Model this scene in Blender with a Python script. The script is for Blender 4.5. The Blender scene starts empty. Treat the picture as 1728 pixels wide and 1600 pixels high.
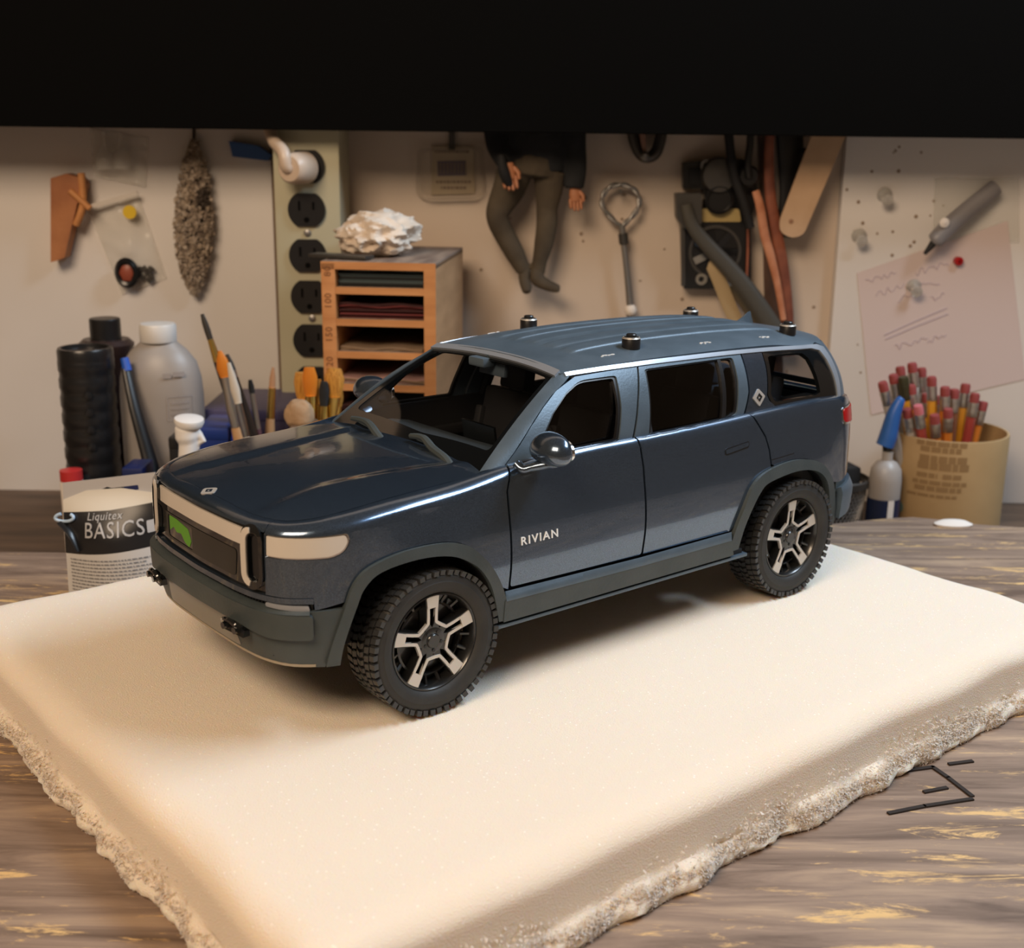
import bpy, bmesh, math, random
from mathutils import Vector, Matrix, noise
from mathutils.geometry import delaunay_2d_cdt
PI = math.pi
rnd = random.Random(7)
C = bpy.context.scene.collection
scene = bpy.context.scene

# ---------------------------------------------------------------- camera, world, lamps, exposure
K = 1/12.0                      # the car is a 1:12 model
FOAM_T = .457*K                  # foam slab thickness
BOARD_T = .040                  # wooden board under it
ZB = BOARD_T                    # board top (bench top is z = 0)
ZF = BOARD_T+FOAM_T             # foam top
CAR_ROT = math.radians(90-50.805)
CAMC = (-3.681*K, -6.141*K, 3.099*K)
_c, _s = math.cos(CAR_ROT), math.sin(CAR_ROT)
CAR_T = Vector((-(_c*CAMC[0]-_s*CAMC[1]), -(_s*CAMC[0]+_c*CAMC[1]), ZF))
CAM = Vector((0, 0, ZF+CAMC[2]))
F_PX, PPX, PPY = 2086.37, 866.03, 801.6
PITCH, ROLL = math.radians(-15.177), math.radians(.689)
_fw = Vector((0, math.cos(PITCH), math.sin(PITCH)))
_r = Vector((1, 0, 0)); _u = _r.cross(_fw)
R2 = _r*math.cos(ROLL)+_u*math.sin(ROLL); U2 = -_r*math.sin(ROLL)+_u*math.cos(ROLL)
cd = bpy.data.cameras.new('camera'); cam = bpy.data.objects.new('camera', cd); C.objects.link(cam)
m3 = Matrix((R2, U2, -_fw)).transposed()
cam.matrix_world = Matrix.Translation(CAM) @ m3.to_4x4()
cd.sensor_width = 36; cd.lens = F_PX/1728*36
cd.shift_x = -(PPX-864)/1728; cd.shift_y = (PPY-800)/1728
cd.clip_start = .01; cd.clip_end = 30
cd.dof.use_dof = True; cd.dof.focus_distance = .62; cd.dof.aperture_fstop = 13
scene.camera = cam
def ray(px, py):
    return _fw + R2*((px-PPX)/F_PX) - U2*((py-PPY)/F_PX)
def at(px, py, Y):
    """point of the world where the sight line through a photo pixel meets the upright plane at depth Y"""
    d = ray(px, py); return CAM + d*(Y/d.y)
def onz(px, py, z):
    d = ray(px, py); return CAM + d*((z-CAM.z)/d.z)

world = bpy.data.worlds.new('world'); scene.world = world; world.use_nodes = True
wb = world.node_tree.nodes['Background']; wb.inputs[0].default_value = (1.0, .66, .40, 1); wb.inputs[1].default_value = .10
vs = scene.view_settings; vs.view_transform = 'Standard'; vs.look = 'None'; vs.gamma = 1; vs.use_curve_mapping = False
vs.exposure = 0.06
def area(name, loc, target, sx, sy, power, col):
    l = bpy.data.lights.new(name, 'AREA'); l.shape = 'RECTANGLE'; l.size = sx; l.size_y = sy; l.energy = power; l.color = col
    o = bpy.data.objects.new(name, l); C.objects.link(o); o.location = loc
    o.rotation_euler = (Vector(target)-Vector(loc)).to_track_quat('-Z', 'Y').to_euler(); return o
area('lamp_overhead', (.84, .73, 1.22), (.14, .62, .08), .90, .30, 19, (.70, .85, 1.0))
area('lamp_room', (-.55, -.45, 1.22), (.0, 1.1, .25), .8, .55, 20.5, (1.0, .75, .52))

# ---------------------------------------------------------------- helpers
def tag(o, label=None, cat=None, group=None, kind=None):
    if label: o['label'] = label
    if cat: o['category'] = cat
    if group: o['group'] = group
    if kind: o['kind'] = kind
    return o
def empty(name, loc=(0, 0, 0), rz=0, label=None, cat=None, group=None, parent=None):
    o = bpy.data.objects.new(name, None); C.objects.link(o); o.location = loc; o.rotation_euler = (0, 0, rz)
    o.empty_display_size = .01
    if parent: o.parent = parent
    return tag(o, label, cat, group)
def copy_tree(o, parent=None):
    c = o.copy(); C.objects.link(c)
    if parent: c.parent = parent
    for ch in list(o.children): copy_tree(ch, c)
    return c
class MB:
    """collects shapes, then links them as one mesh object; xf is a Matrix, k a scale"""
    def __init__(s, k=1.0, xf=None): s.v = []; s.f = []; s.m = []; s.k = k; s.xf = xf; s.mi = 0
    def add(s, vs, fs, M=None):
        b = len(s.v)
        for p in vs:
            p = Vector(p)
            if M is not None: p = M @ p
            s.v.append(p)
        for f in fs: s.f.append(tuple(b+i for i in f)); s.m.append(s.mi)
        return s
    def box(s, c, d, M=None, bev=0.0, rot=None):
        x, y, z = d[0]/2, d[1]/2, d[2]/2
        L = Matrix.Translation(c)
        if rot is not None: L = L @ rot
        if M is not None: L = M @ L
        b = min(bev, x*.49, y*.49, z*.49)
        if b <= 0:
            vs = [(i*x, j*y, k*z) for i in (-1, 1) for j in (-1, 1) for k in (-1, 1)]
            return s.add(vs, [(0,1,3,2),(4,6,7,5),(0,4,5,1),(2,3,7,6),(0,2,6,4),(1,5,7,3)], L)
        bm = bmesh.new(); bmesh.ops.create_cube(bm, size=1.0)
        for v in bm.verts: v.co = Vector((v.co.x*d[0], v.co.y*d[1], v.co.z*d[2]))
        bmesh.ops.bevel(bm, geom=bm.edges[:], offset=b, segments=2, affect='EDGES', profile=.6)
        bm.verts.index_update()
        s.add([v.co.copy() for v in bm.verts], [[v.index for v in f.verts] for f in bm.faces], L); bm.free(); return s
    def tube(s, pts, rad, n=8, cap=True, flat=1.0, up=None):
        pts = [Vector(p) for p in pts]; m = len(pts)
        rs = rad if isinstance(rad, (list, tuple)) else [rad]*m
        prev = None; rings = []
        for i, p in enumerate(pts):
            t = (pts[min(i+1, m-1)]-pts[max(i-1, 0)])
            t = t.normalized() if t.length > 1e-12 else Vector((0, 0, 1))
            if prev is None:
                a = Vector(up) if up else (Vector((0, 0, 1)) if abs(t.z) < .9 else Vector((1, 0, 0)))
            else: a = prev
            a = (a-t*a.dot(t)).normalized(); prev = a; b = t.cross(a)
            rings.append([p+(a*math.cos(2*PI*k/n)*flat+b*math.sin(2*PI*k/n))*rs[i] for k in range(n)])
        vs = [q for r in rings for q in r]
        fs = [(i*n+k, i*n+(k+1) % n, (i+1)*n+(k+1) % n, (i+1)*n+k) for i in range(m-1) for k in range(n)]
        if cap: fs += [tuple(range(n-1, -1, -1)), tuple((m-1)*n+k for k in range(n))]
        return s.add(vs, fs)
    def lathe(s, prof, n=32, M=None, cap0=False, cap1=False, axis='z'):
        """prof: (radius, height)"""
        vs = []
        for r, h in prof:
            for k in range(n):
                a = 2*PI*k/n
                if axis == 'z': vs.append((r*math.cos(a), r*math.sin(a), h))
                else: vs.append((r*math.cos(a), h, r*math.sin(a)))
        m = len(prof)
        fs = [(i*n+k, i*n+(k+1) % n, (i+1)*n+(k+1) % n, (i+1)*n+k) for i in range(m-1) for k in range(n)]
        if cap0: fs.append(tuple(range(n-1, -1, -1)))
        if cap1: fs.append(tuple((m-1)*n+k for k in range(n)))
        return s.add(vs, fs, M)
    def prism(s, poly, h0, h1, M=None):
        n = len(poly)
        vs = [(x, y, h0) for x, y in poly]+[(x, y, h1) for x, y in poly]
        fs = [tuple(range(n-1, -1, -1)), tuple(range(n, 2*n))]+[(i, (i+1) % n, n+(i+1) % n, n+i) for i in range(n)]
        return s.add(vs, fs, M)
    def build(s, name, mats, parent=None, smooth=35, recalc=True):
        me = bpy.data.meshes.new(name)
        me.from_pydata([p*s.k for p in s.v], [], s.f)
        if not isinstance(mats, (list, tuple)): mats = [mats]
        for m in mats: me.materials.append(m)
        if len(mats) > 1: me.polygons.foreach_set('material_index', s.m)
        if recalc:
            bm = bmesh.new(); bm.from_mesh(me); bmesh.ops.recalc_face_normals(bm, faces=bm.faces); bm.to_mesh(me); bm.free()
        if smooth:
            me.shade_smooth(); me.set_sharp_from_angle(angle=math.radians(smooth))
        o = bpy.data.objects.new(name, me); C.objects.link(o)
        if parent: o.parent = parent
        return o
def frame(o, x, z):
    """matrix with origin o, x axis x, z axis z"""
    z = Vector(z).normalized(); x = Vector(x); x = (x-z*x.dot(z)).normalized(); y = z.cross(x)
    M = Matrix((x, y, z)).transposed().to_4x4(); M.translation = Vector(o); return M

# ---------------------------------------------------------------- materials
def mat(name, col, rough=.5, metal=0, coat=0, spec=.5, emis=None, **kw):
    m = bpy.data.materials.new(name); m.use_nodes = True
    b = m.node_tree.nodes['Principled BSDF']
    b.inputs['Base Color'].default_value = (*col, 1); b.inputs['Roughness'].default_value = rough
    b.inputs['Metallic'].default_value = metal; b.inputs['Coat Weight'].default_value = coat
    b.inputs['Coat Roughness'].default_value = kw.get('coat_rough', .05); b.inputs['Specular IOR Level'].default_value = spec
    if 'sss' in kw:
        b.inputs['Subsurface Weight'].default_value = kw['sss']; b.inputs['Subsurface Radius'].default_value = kw.get('sssr', (1, .5, .25)); b.inputs['Subsurface Scale'].default_value = kw.get('ssss', .005)
    if 'trans' in kw: b.inputs['Transmission Weight'].default_value = kw['trans']
    if 'alpha' in kw: b.inputs['Alpha'].default_value = kw['alpha']
    return m
def nd(m, t, **kw):
    n = m.node_tree.nodes.new(t)
    for k, v in kw.items():
        if k in n.inputs: n.inputs[k].default_value = v
        else: setattr(n, k, v)
    return n
def lk(m, a, b): m.node_tree.links.new(a, b)
def vary(m, c1, c2, scale=20, detail=4, bump=0, bscale=None, stretch=None, lo=.35, hi=.65, dist=0.0, coords='Object'):
    """noise between two colours, optional bump"""
    b = m.node_tree.nodes['Principled BSDF']; tc = nd(m, 'ShaderNodeTexCoord'); src = tc.outputs[coords]
    if stretch:
        mp = nd(m, 'ShaderNodeMapping'); mp.inputs['Scale'].default_value = stretch; lk(m, src, mp.inputs['Vector']); src = mp.outputs[0]
    n = nd(m, 'ShaderNodeTexNoise', Scale=scale, Detail=detail, Distortion=dist); lk(m, src, n.inputs['Vector'])
    r = nd(m, 'ShaderNodeValToRGB'); r.color_ramp.elements[0].position = lo; r.color_ramp.elements[1].position = hi
    r.color_ramp.elements[0].color = (*c1, 1); r.color_ramp.elements[1].color = (*c2, 1)
    lk(m, n.outputs['Fac'], r.inputs[0]); lk(m, r.outputs[0], b.inputs['Base Color'])
    if bump:
        n2 = nd(m, 'ShaderNodeTexNoise', Scale=bscale or scale*3, Detail=5); lk(m, src, n2.inputs['Vector'])
        bp = nd(m, 'ShaderNodeBump', Strength=bump, Distance=.001); lk(m, n2.outputs['Fac'], bp.inputs['Height']); lk(m, bp.outputs[0], b.inputs['Normal'])
    return m
def paint_mat(name, col, rough, flake=.5):
    m = mat(name, col, rough, metal=.82, coat=1.0, coat_rough=.03)
    b = m.node_tree.nodes['Principled BSDF']; tc = nd(m, 'ShaderNodeTexCoord')
    v = nd(m, 'ShaderNodeTexNoise', Scale=2600, Detail=2); lk(m, tc.outputs['Object'], v.inputs['Vector'])
    r = nd(m, 'ShaderNodeValToRGB'); r.color_ramp.elements[0].position = .38; r.color_ramp.elements[1].position = .70
    r.color_ramp.elements[0].color = (*[c*(1-flake*.45) for c in col], 1); r.color_ramp.elements[1].color = (*[c*(1+flake) for c in col], 1)
    lk(m, v.outputs['Fac'], r.inputs[0]); lk(m, r.outputs[0], b.inputs['Base Color'])
    n2 = nd(m, 'ShaderNodeTexNoise', Scale=260, Detail=2); lk(m, tc.outputs['Object'], n2.inputs['Vector'])
    bp = nd(m, 'ShaderNodeBump', Strength=.05, Distance=.0004); lk(m, n2.outputs['Fac'], bp.inputs['Height']); lk(m, bp.outputs[0], b.inputs['Coat Normal'])
    return m
def glass_mat(name, tint=(1, 1, 1), refl=1.0, rough=.02):
    m = bpy.data.materials.new(name); m.use_nodes = True; nt = m.node_tree; nt.nodes.clear()
    out = nd(m, 'ShaderNodeOutputMaterial'); mx = nd(m, 'ShaderNodeMixShader'); tr = nd(m, 'ShaderNodeBsdfTransparent'); gl = nd(m, 'ShaderNodeBsdfGlossy')
    tr.inputs[0].default_value = (*tint, 1); gl.inputs['Roughness'].default_value = rough
    fr = nd(m, 'ShaderNodeLayerWeight', Blend=.5); pw = nd(m, 'ShaderNodeMath', operation='POWER'); pw.inputs[1].default_value = 4.0
    ml = nd(m, 'ShaderNodeMath', operation='MULTIPLY_ADD'); ml.inputs[1].default_value = .75*refl; ml.inputs[2].default_value = .04*refl; ml.use_clamp = True
    lk(m, fr.outputs['Facing'], pw.inputs[0]); lk(m, pw.outputs[0], ml.inputs[0]); lk(m, ml.outputs[0], mx.inputs[0]); lk(m, tr.outputs[0], mx.inputs[1]); lk(m, gl.outputs[0], mx.inputs[2]); lk(m, mx.outputs[0], out.inputs[0])
    return m
def wrinkled(m, scale, strength, dist=.002):
    b = m.node_tree.nodes['Principled BSDF']; tc = nd(m, 'ShaderNodeTexCoord')
    n = nd(m, 'ShaderNodeTexNoise', Scale=scale, Detail=4); lk(m, tc.outputs['Object'], n.inputs['Vector'])
    bp = nd(m, 'ShaderNodeBump', Strength=strength, Distance=dist); lk(m, n.outputs['Fac'], bp.inputs['Height']); lk(m, bp.outputs[0], b.inputs['Normal']); return m

M = {}
M['paint'] = paint_mat('dark_blue_grey_paint', (.085, .125, .185), .20)
M['satin'] = vary(mat('satin_slate', (.10, .13, .16), .42, metal=.35), (.085, .12, .155), (.105, .145, .185), 60, 3, .1, 900)
M['trim'] = mat('light_grey_trim', (.42, .46, .52), .32, metal=.6)
M['clad'] = vary(mat('matte_grey_cladding', (.05, .06, .065), .5), (.040, .052, .055), (.052, .064, .066), 60, 3, .12, 700)
M['black'] = mat('black_plastic', (.010, .010, .011), .35)
M['matblack'] = mat('matte_black', (.006, .006, .007), .8)
M['gloss'] = mat('gloss_black', (.006, .007, .008), .08, coat=1)
M['interior'] = mat('interior_black', (.012, .012, .014), .6)
M['dash'] = mat('dash_slate', (.06, .085, .11), .55)
M['lamp'] = mat('lamp_white', (.58, .53, .47), .35, coat=.3)
M['rubber'] = vary(mat('tyre_rubber', (.022, .021, .020), .62), (.016, .015, .014), (.026, .025, .023), 60, 4, .1, 900)
M['rimdark'] = mat('dark_rim', (.012, .012, .012), .3, coat=.4)
M['silver'] = mat('bare_silver', (.62, .58, .53), .42, metal=.55)
M['white'] = mat('white_ink', (.80, .80, .78), .5)
M['red'] = mat('red_lens', (.36, .006, .008), .25, spec=.3)
M['tread'] = mat('tread_rubber', (.03, .031, .032), .42)
M['glass'] = glass_mat('clear_glass', (.95, .95, .95), .7)
M['glassdark'] = glass_mat('tinted_glass', (.60, .60, .62), .9)
M['chrome'] = mat('chrome', (.75, .75, .76), .12, metal=1)
M['green'] = mat('green_sticker', (.10, .30, .02), .45)

# ---------------------------------------------------------------- trimmed panels on a parametric surface
def pip(x, y, poly):
    c = False; n = len(poly); j = n-1
    for i in range(n):
        xi, yi = poly[i]; xj, yj = poly[j]
        if (yi > y) != (yj > y) and x < (xj-xi)*(y-yi)/(yj-yi)+xi: c = not c
        j = i
    return c
def dens(poly, st, sm=False):
    out = []
    n = len(poly)
    for i in range(n):
        a = poly[i]; b = poly[(i+1) % n]; L = math.hypot(b[0]-a[0], b[1]-a[1]); k = max(1, int(L/st+.5))
        for j in range(k): out.append((a[0]+(b[0]-a[0])*j/k, a[1]+(b[1]-a[1])*j/k))
    return out
def rnd_poly(poly, r, seg=4):
    """round the corners of a polygon; r may be a list"""
    out = []; n = len(poly)
    for i in range(n):
        ri = r[i] if isinstance(r, (list, tuple)) else r
        p = Vector(poly[i]); a = Vector(poly[i-1]); b = Vector(poly[(i+1) % n])
        if ri <= 0: out.append(tuple(p)); continue
        da = a-p; db = b-p; t = min(ri, da.length*.48, db.length*.48)
        A = p+da.normalized()*t; B = p+db.normalized()*t
        for k in range(seg+1):
            s = k/seg; q = A*(1-s)**2+p*2*s*(1-s)+B*s*s; out.append(tuple(q))
    return out
def smooth_line(pts, k=4):
    """Catmull-Rom through an open polyline"""
    P = [Vector(p) for p in pts]; out = []
    for i in range(len(P)-1):
        a = P[max(i-1, 0)]; b = P[i]; c = P[i+1]; d = P[min(i+2, len(P)-1)]
        for j in range(k):
            t = j/k
            out.append(tuple(.5*((2*b)+(c-a)*t+(2*a-5*b+4*c-d)*t*t+(3*b-a-3*c+d)*t**3)))
    out.append(tuple(P[-1])); return out
def panel(name, S, poly, mt, parent, holes=(), th=.02, st=.05, off=0.0, asp=1.0, mirror=False, wrap=None, k=K):
    """S(u,v,off)->point; poly in (u,v); builds outer skin, rim and inner skin; mirror: y -> -y"""
    o_ = dens(poly, st); hs = [dens(h, st*.8) for h in holes]
    vs = []; es = []
    for lp in [o_]+hs:
        b = len(vs); vs += lp; es += [(b+i, b+(i+1) % len(lp)) for i in range(len(lp))]
    nb = len(vs)
    x0 = min(p[0] for p in o_); x1 = max(p[0] for p in o_); y0 = min(p[1] for p in o_); y1 = max(p[1] for p in o_)
    sy = st*asp
    nx = int((x1-x0)/st)+1; ny = int((y1-y0)/sy)+1
    bd = []
    for a_, c_ in es: bd += [vs[a_], ((vs[a_][0]+vs[c_][0])/2, (vs[a_][1]+vs[c_][1])/2)]
    from mathutils import kdtree
    kd = kdtree.KDTree(len(bd))
    for i, p in enumerate(bd): kd.insert((p[0], p[1], 0), i)
    kd.balance()
    for i in range(nx+1):
        for j in range(ny+1):
            x = x0+(x1-x0)*(i+.5*(j % 2))/nx; y = y0+(y1-y0)*(j+.37)/ny
            if not pip(x, y, o_) or any(pip(x, y, h) for h in hs): continue
            if kd.find((x, y, 0))[2] < .40*min(st, sy): continue
            vs.append((x, y))
    r = delaunay_2d_cdt([Vector(p) for p in vs], es, [], 0, 1e-6)
    V = r[0]; F = []
    for f in r[2]:
        cx = sum(V[i][0] for i in f)/len(f); cy = sum(V[i][1] for i in f)/len(f)
        if pip(cx, cy, o_) and not any(pip(cx, cy, h) for h in hs): F.append(tuple(f))
    used = sorted({i for f in F for i in f}); ix = {a: b for b, a in enumerate(used)}
    V = [V[i] for i in used]; F = [tuple(ix[i] for i in f) for f in F]
    outer = [Vector(S(p[0], p[1], off)) for p in V]
    e = .004; nr = []
    for p in V:
        a = Vector(S(p[0]+e, p[1], off))-Vector(S(p[0]-e, p[1], off)); b = Vector(S(p[0], p[1]+e, off))-Vector(S(p[0], p[1]-e, off))
        n = a.cross(b)
        nr.append(n.normalized() if n.length > 1e-12 else Vector((0, 0, 1)))
    # orient outward: the offset direction
    s = 0
    for p, q, n in list(zip(V, outer, nr))[::max(1, len(V)//20)]:
        s += (Vector(S(p[0], p[1], off+.01))-q).dot(n)
    sg = 1 if s > 0 else -1
    nr = [n*sg for n in nr]
    inner = [q-n*th for q, n in zip(outer, nr)]
    if mirror:
        fl = lambda a: Vector((a.x, -a.y, a.z))
        outer = [fl(a) for a in outer]; inner = [fl(a) for a in inner]; nr = [fl(a) for a in nr]
    n = len(V)
    F2 = []
    for f in F:
        a, b, c = outer[f[0]], outer[f[1]], outer[f[2]]
        if (b-a).cross(c-a).dot(nr[f[0]]) < 0: f = f[::-1]
        F2.append(f)
    ec = {}
    for f in F2:
        for i in range(len(f)):
            a, b = f[i], f[(i+1) % len(f)]
            if (b, a) in ec: del ec[(b, a)]
            else: ec[(a, b)] = 1
    faces = list(F2)+[tuple(n+i for i in f[::-1]) for f in F2]+[(b, a, n+a, n+b) for a, b in ec]
    me = bpy.data.meshes.new(name)
    me.from_pydata([p*k for p in outer+inner], [], faces); me.materials.append(mt)
    me.shade_smooth()
    nf = len(F2)
    rim = set()
    for a, b in ec:
        for e_ in ((a, b), (n+a, n+b), (a, n+a), (b, n+b)): rim.add((min(e_), max(e_)))
    me.update()
    for e_ in me.edges:
        if (min(e_.vertices), max(e_.vertices)) in rim: e_.use_edge_sharp = True
    nl = []
    me.update()
    for pi, p in enumerate(me.polygons):
        for li in p.loop_indices:
            vi = me.loops[li].vertex_index
            if pi < nf: nl.append(nr[vi])
            elif pi < 2*nf: nl.append(-nr[vi-n])
            else: nl.append(p.normal.copy())
    me.normals_split_custom_set(nl)
    o = bpy.data.objects.new(name, me); C.objects.link(o); o.parent = parent
    return o
def text_on(name, txt, S, u0, v0, h, mt, parent, off=.004, th=.004, slant=0, spacing=1.1, flip=1, wscale=1.0, k=K, bold=0.0, name_font=None):
    """flat lettering laid on a surface: x runs with u (flip), y with v"""
    cu = bpy.data.curves.new('txt', 'FONT'); cu.body = txt; cu.size = 1; cu.space_character = spacing; cu.offset = bold; cu.resolution_u = 3
    t = bpy.data.objects.new('txt', cu); C.objects.link(t)
    dg = bpy.context.evaluated_depsgraph_get(); me0 = t.evaluated_get(dg).to_mesh()
    V = [v.co.copy() for v in me0.vertices]; F = [tuple(p.vertices) for p in me0.polygons]
    t.evaluated_get(dg).to_mesh_clear(); bpy.data.objects.remove(t)
    if not V: return None
    mx = min(p.x for p in V); my = min(p.y for p in V); hh = max(p.y for p in V)-my
    b = MB(k)
    sc = h/hh
    P = [(u0+flip*((p.x-mx)*sc*wscale+(p.y-my)*sc*slant), v0+(p.y-my)*sc) for p in V]
    n = len(P)
    ec = {}
    for f in F:
        for i in range(len(f)):
            a, c = f[i], f[(i+1) % len(f)]
            if (c, a) in ec: del ec[(c, a)]
            else: ec[(a, c)] = 1
    b.add([S(u, v, off+th) for u, v in P]+[S(u, v, off) for u, v in P], F+[(a, c, n+c, n+a) for a, c in ec])
    return b.build(name, mt, parent, smooth=0)
# ---------------------------------------------------------------- car surfaces (car metres, x to the rear, y=-: visible side)
def _cr(xs, ys):
    n = len(xs)
    m = []
    for i in range(n):
        if i == 0: m.append((ys[1]-ys[0])/(xs[1]-xs[0]))
        elif i == n-1: m.append((ys[-1]-ys[-2])/(xs[-1]-xs[-2]))
        else:
            a = (ys[i]-ys[i-1])/(xs[i]-xs[i-1]); b = (ys[i+1]-ys[i])/(xs[i+1]-xs[i])
            ha = xs[i]-xs[i-1]; hb = xs[i+1]-xs[i]
            m.append((a*hb+b*ha)/(ha+hb))
    def f(x):
        if x <= xs[0]: return ys[0]+m[0]*(x-xs[0])
        if x >= xs[-1]: return ys[-1]+m[-1]*(x-xs[-1])
        lo, hi = 0, n-1
        while hi-lo > 1:
            k = (lo+hi)//2
            if xs[k] <= x: lo = k
            else: hi = k
        h = xs[hi]-xs[lo]; t = (x-xs[lo])/h
        t2 = t*t; t3 = t2*t
        return (2*t3-3*t2+1)*ys[lo]+(t3-2*t2+t)*h*m[lo]+(-2*t3+3*t2)*ys[hi]+(t3-t2)*h*m[hi]
    return f
def _lin(xs, ys):
    def f(x):
        if x <= xs[0]: return ys[0]
        if x >= xs[-1]: return ys[-1]
        for i in range(len(xs)-1):
            if x <= xs[i+1]:
                t = (x-xs[i])/(xs[i+1]-xs[i]); return ys[i]*(1-t)+ys[i+1]*t
    return f
def sstep(a, b, x):
    t = min(1.0, max(0.0, (x-a)/(b-a))); return t*t*(3-2*t)

# hood height
_hz = _cr([-1.0, -.90, -.75, -.5, -.2, .2, .6], [1.165, 1.195, 1.228, 1.262, 1.285, 1.300, 1.305])
_hc = _cr([-1.0, -.5, .0, .6], [.065, .05, .035, .022])
_hcr = _cr([-.95, -.74, -.4, .0, .6], [.56, .52, .46, .50, .62])
def HOOD(x, y):
    ay = abs(y)
    z = _hz(x) - _hc(x)*(ay/.9)**2
    yc = _hcr(x)
    amp = .014*sstep(-.95, -.6, x)
    z -= amp*(1-sstep(yc-.10, yc+.02, ay))*sstep(.0, .3, 1)      # shallow dished centre between two creases
    return z

# plan rows: x, y, rz, ry, zs (None = from the hood)
ROWS = [(-.930,0,.06,.08,None),(-.926,.22,.06,.08,None),(-.916,.45,.06,.08,None),(-.885,.64,.065,.09,None),
 (-.820,.78,.07,.10,None),(-.700,.88,.075,.11,None),(-.520,.94,.08,.12,None),(-.25,.968,.08,.12,None),(.2,.975,.075,.11,None),
 (.55,.978,.07,.09,1.315),(1.0,.98,.07,.06,1.345),(1.6,.98,.07,.06,1.347),(2.2,.98,.07,.06,1.352),(2.8,.975,.07,.06,1.365),(3.2,.955,.07,.06,1.368),
 (3.5,.932,.07,.05,1.36),(3.72,.90,.07,.05,1.35),(3.85,.82,.07,.05,1.34),(3.92,.67,.07,.05,1.335),(3.945,.35,.07,.05,1.335),(3.95,0,.07,.05,1.335)]
_us = [0.0]
for _i in range(1, len(ROWS)):
    _us.append(_us[-1] + ((ROWS[_i][0]-ROWS[_i-1][0])**2+(ROWS[_i][1]-ROWS[_i-1][1])**2)**.5)
UMAX = _us[-1]
_px = _cr([-_us[1]]+_us+[2*UMAX-_us[-2]], [ROWS[1][0]]+[r[0] for r in ROWS]+[ROWS[-2][0]])
_py = _cr([-_us[1]]+_us+[2*UMAX-_us[-2]], [-ROWS[1][1]]+[r[1] for r in ROWS]+[-ROWS[-2][1]])
_rz = _lin(_us, [r[2] for r in ROWS]); _ry = _lin(_us, [r[3] for r in ROWS])
_zt = []
for r in ROWS:
    if r[4] is not None: _zt.append(r[4])
    else:
        # rough inward shift by ry
        k = r[3]/max(.2, (r[0]**2+r[1]**2)**.5)
        _zt.append(HOOD(r[0]+(r[3] if r[1] < .6 else r[3]*.3), r[1]-(0 if r[1] < .6 else r[3]*.9)))
_zs = _cr(_us, _zt)
def plan(u):
    """plan point and outward unit normal, u>0 is the y<0 side"""
    s = 1 if u >= 0 else -1
    a = min(abs(u), UMAX)
    x = _px(a); y = _py(a)
    e = 1e-3
    tx = _px(a+e)-_px(a-e); ty = _py(a+e)-_py(a-e)
    l = (tx*tx+ty*ty)**.5; nx, ny = -ty/l, tx/l
    return x, -s*y, nx, -s*ny
_side = _cr([.35,.6,.8,.95,1.1,1.27,1.4], [.02,0,-.018,-.008,.017,.048,.085])
def _inset(z, u):
    d = .05*max(0, (z-1.0)/.4)**2 + .02*max(0, (.75-z)/.3)**2
    # soft tuck-in of the door mid section
    a = abs(u)
    w = sstep(1.0, 1.7, a)*(1-sstep(5.0, 5.4, a))
    d = d*(1-w)+_side(z)*w
    return d
def WT(u):
    a = abs(u); return _zs(a)-_rz(a)          # zeta where the roll begins
def WTOP(u):
    a = abs(u); return WT(u)+(_ry(a)+_rz(a))*.785
def W(u, v, off=0.0):
    x, y, nx, ny = plan(u)
    a = abs(u); rz = _rz(a); ry = _ry(a); zt = _zs(a)-rz
    if v <= zt:
        z = v; d = _inset(z, u)
        nz = 0
        k = off
    else:
        L = (ry+rz)*.785
        t = min(1.2, (v-zt)/L)*1.5707963
        import math as _m
        d = _inset(zt, u)+ry*(1-_m.cos(t)); z = zt+rz*_m.sin(t)
        k = off*_m.cos(t); nz = off*_m.sin(t)
    d -= k
    return (x-nx*d, y-ny*d, z+nz)
# greenhouse: ruled surface between the belt curve and the roof outline
RROWS = [(.30,.60,1.70),(.8,.62,1.72),(1.15,.650,1.748),(1.35,.675,1.762),(1.7,.695,1.775),(2.2,.705,1.775),(2.7,.70,1.765),(3.1,.68,1.745),(3.42,.665,1.725),(3.70,.615,1.712),(3.80,.50,1.70),(3.84,.25,1.695),(3.845,0,1.695)]
for _it in range(4):          # make the nose and fender roll meet the hood exactly
    for _i in range(10):
        _p = W(_us[_i], WTOP(_us[_i])); _h = HOOD(_p[0], _p[1]); _zt[_i] += (_h-_p[2]) if _i < 9 else 0
    _zs = _cr(_us, _zt)
_bu = [u for u in _us if u > _us[7]]
# match roof rows to belt u by x (sides) then by y (rear)
def _ux(x):
    lo, hi = _us[6], _us[15]
    for _ in range(40):
        m = (lo+hi)/2
        if _px(m) < x: lo = m
        else: hi = m
    return lo
_ru = [_ux(r[0]) for r in RROWS[:9]] + [_us[16], _us[17]+.03, _us[19]-.1, UMAX]
_rx = _cr(_ru, [r[0] for r in RROWS]); _ryy = _cr(_ru, [r[1] for r in RROWS]); _rzz = _cr(_ru, [r[2] for r in RROWS])
def ROOFEDGE(u):
    s = 1 if u >= 0 else -1
    a = abs(u); return (_rx(a), -s*max(0.0, _ryy(a)), _rzz(a))
def G(u, w, off=0.0):
    b = W(u, WTOP(u)-.004)
    t = ROOFEDGE(u)
    bul = .035*4*w*(1-w)
    _, _, nx, ny = plan(u)
    o = bul+off
    return (b[0]*(1-w)+t[0]*w+nx*o, b[1]*(1-w)+t[1]*w+ny*o, b[2]*(1-w)+t[2]*w+o*.3)
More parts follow.
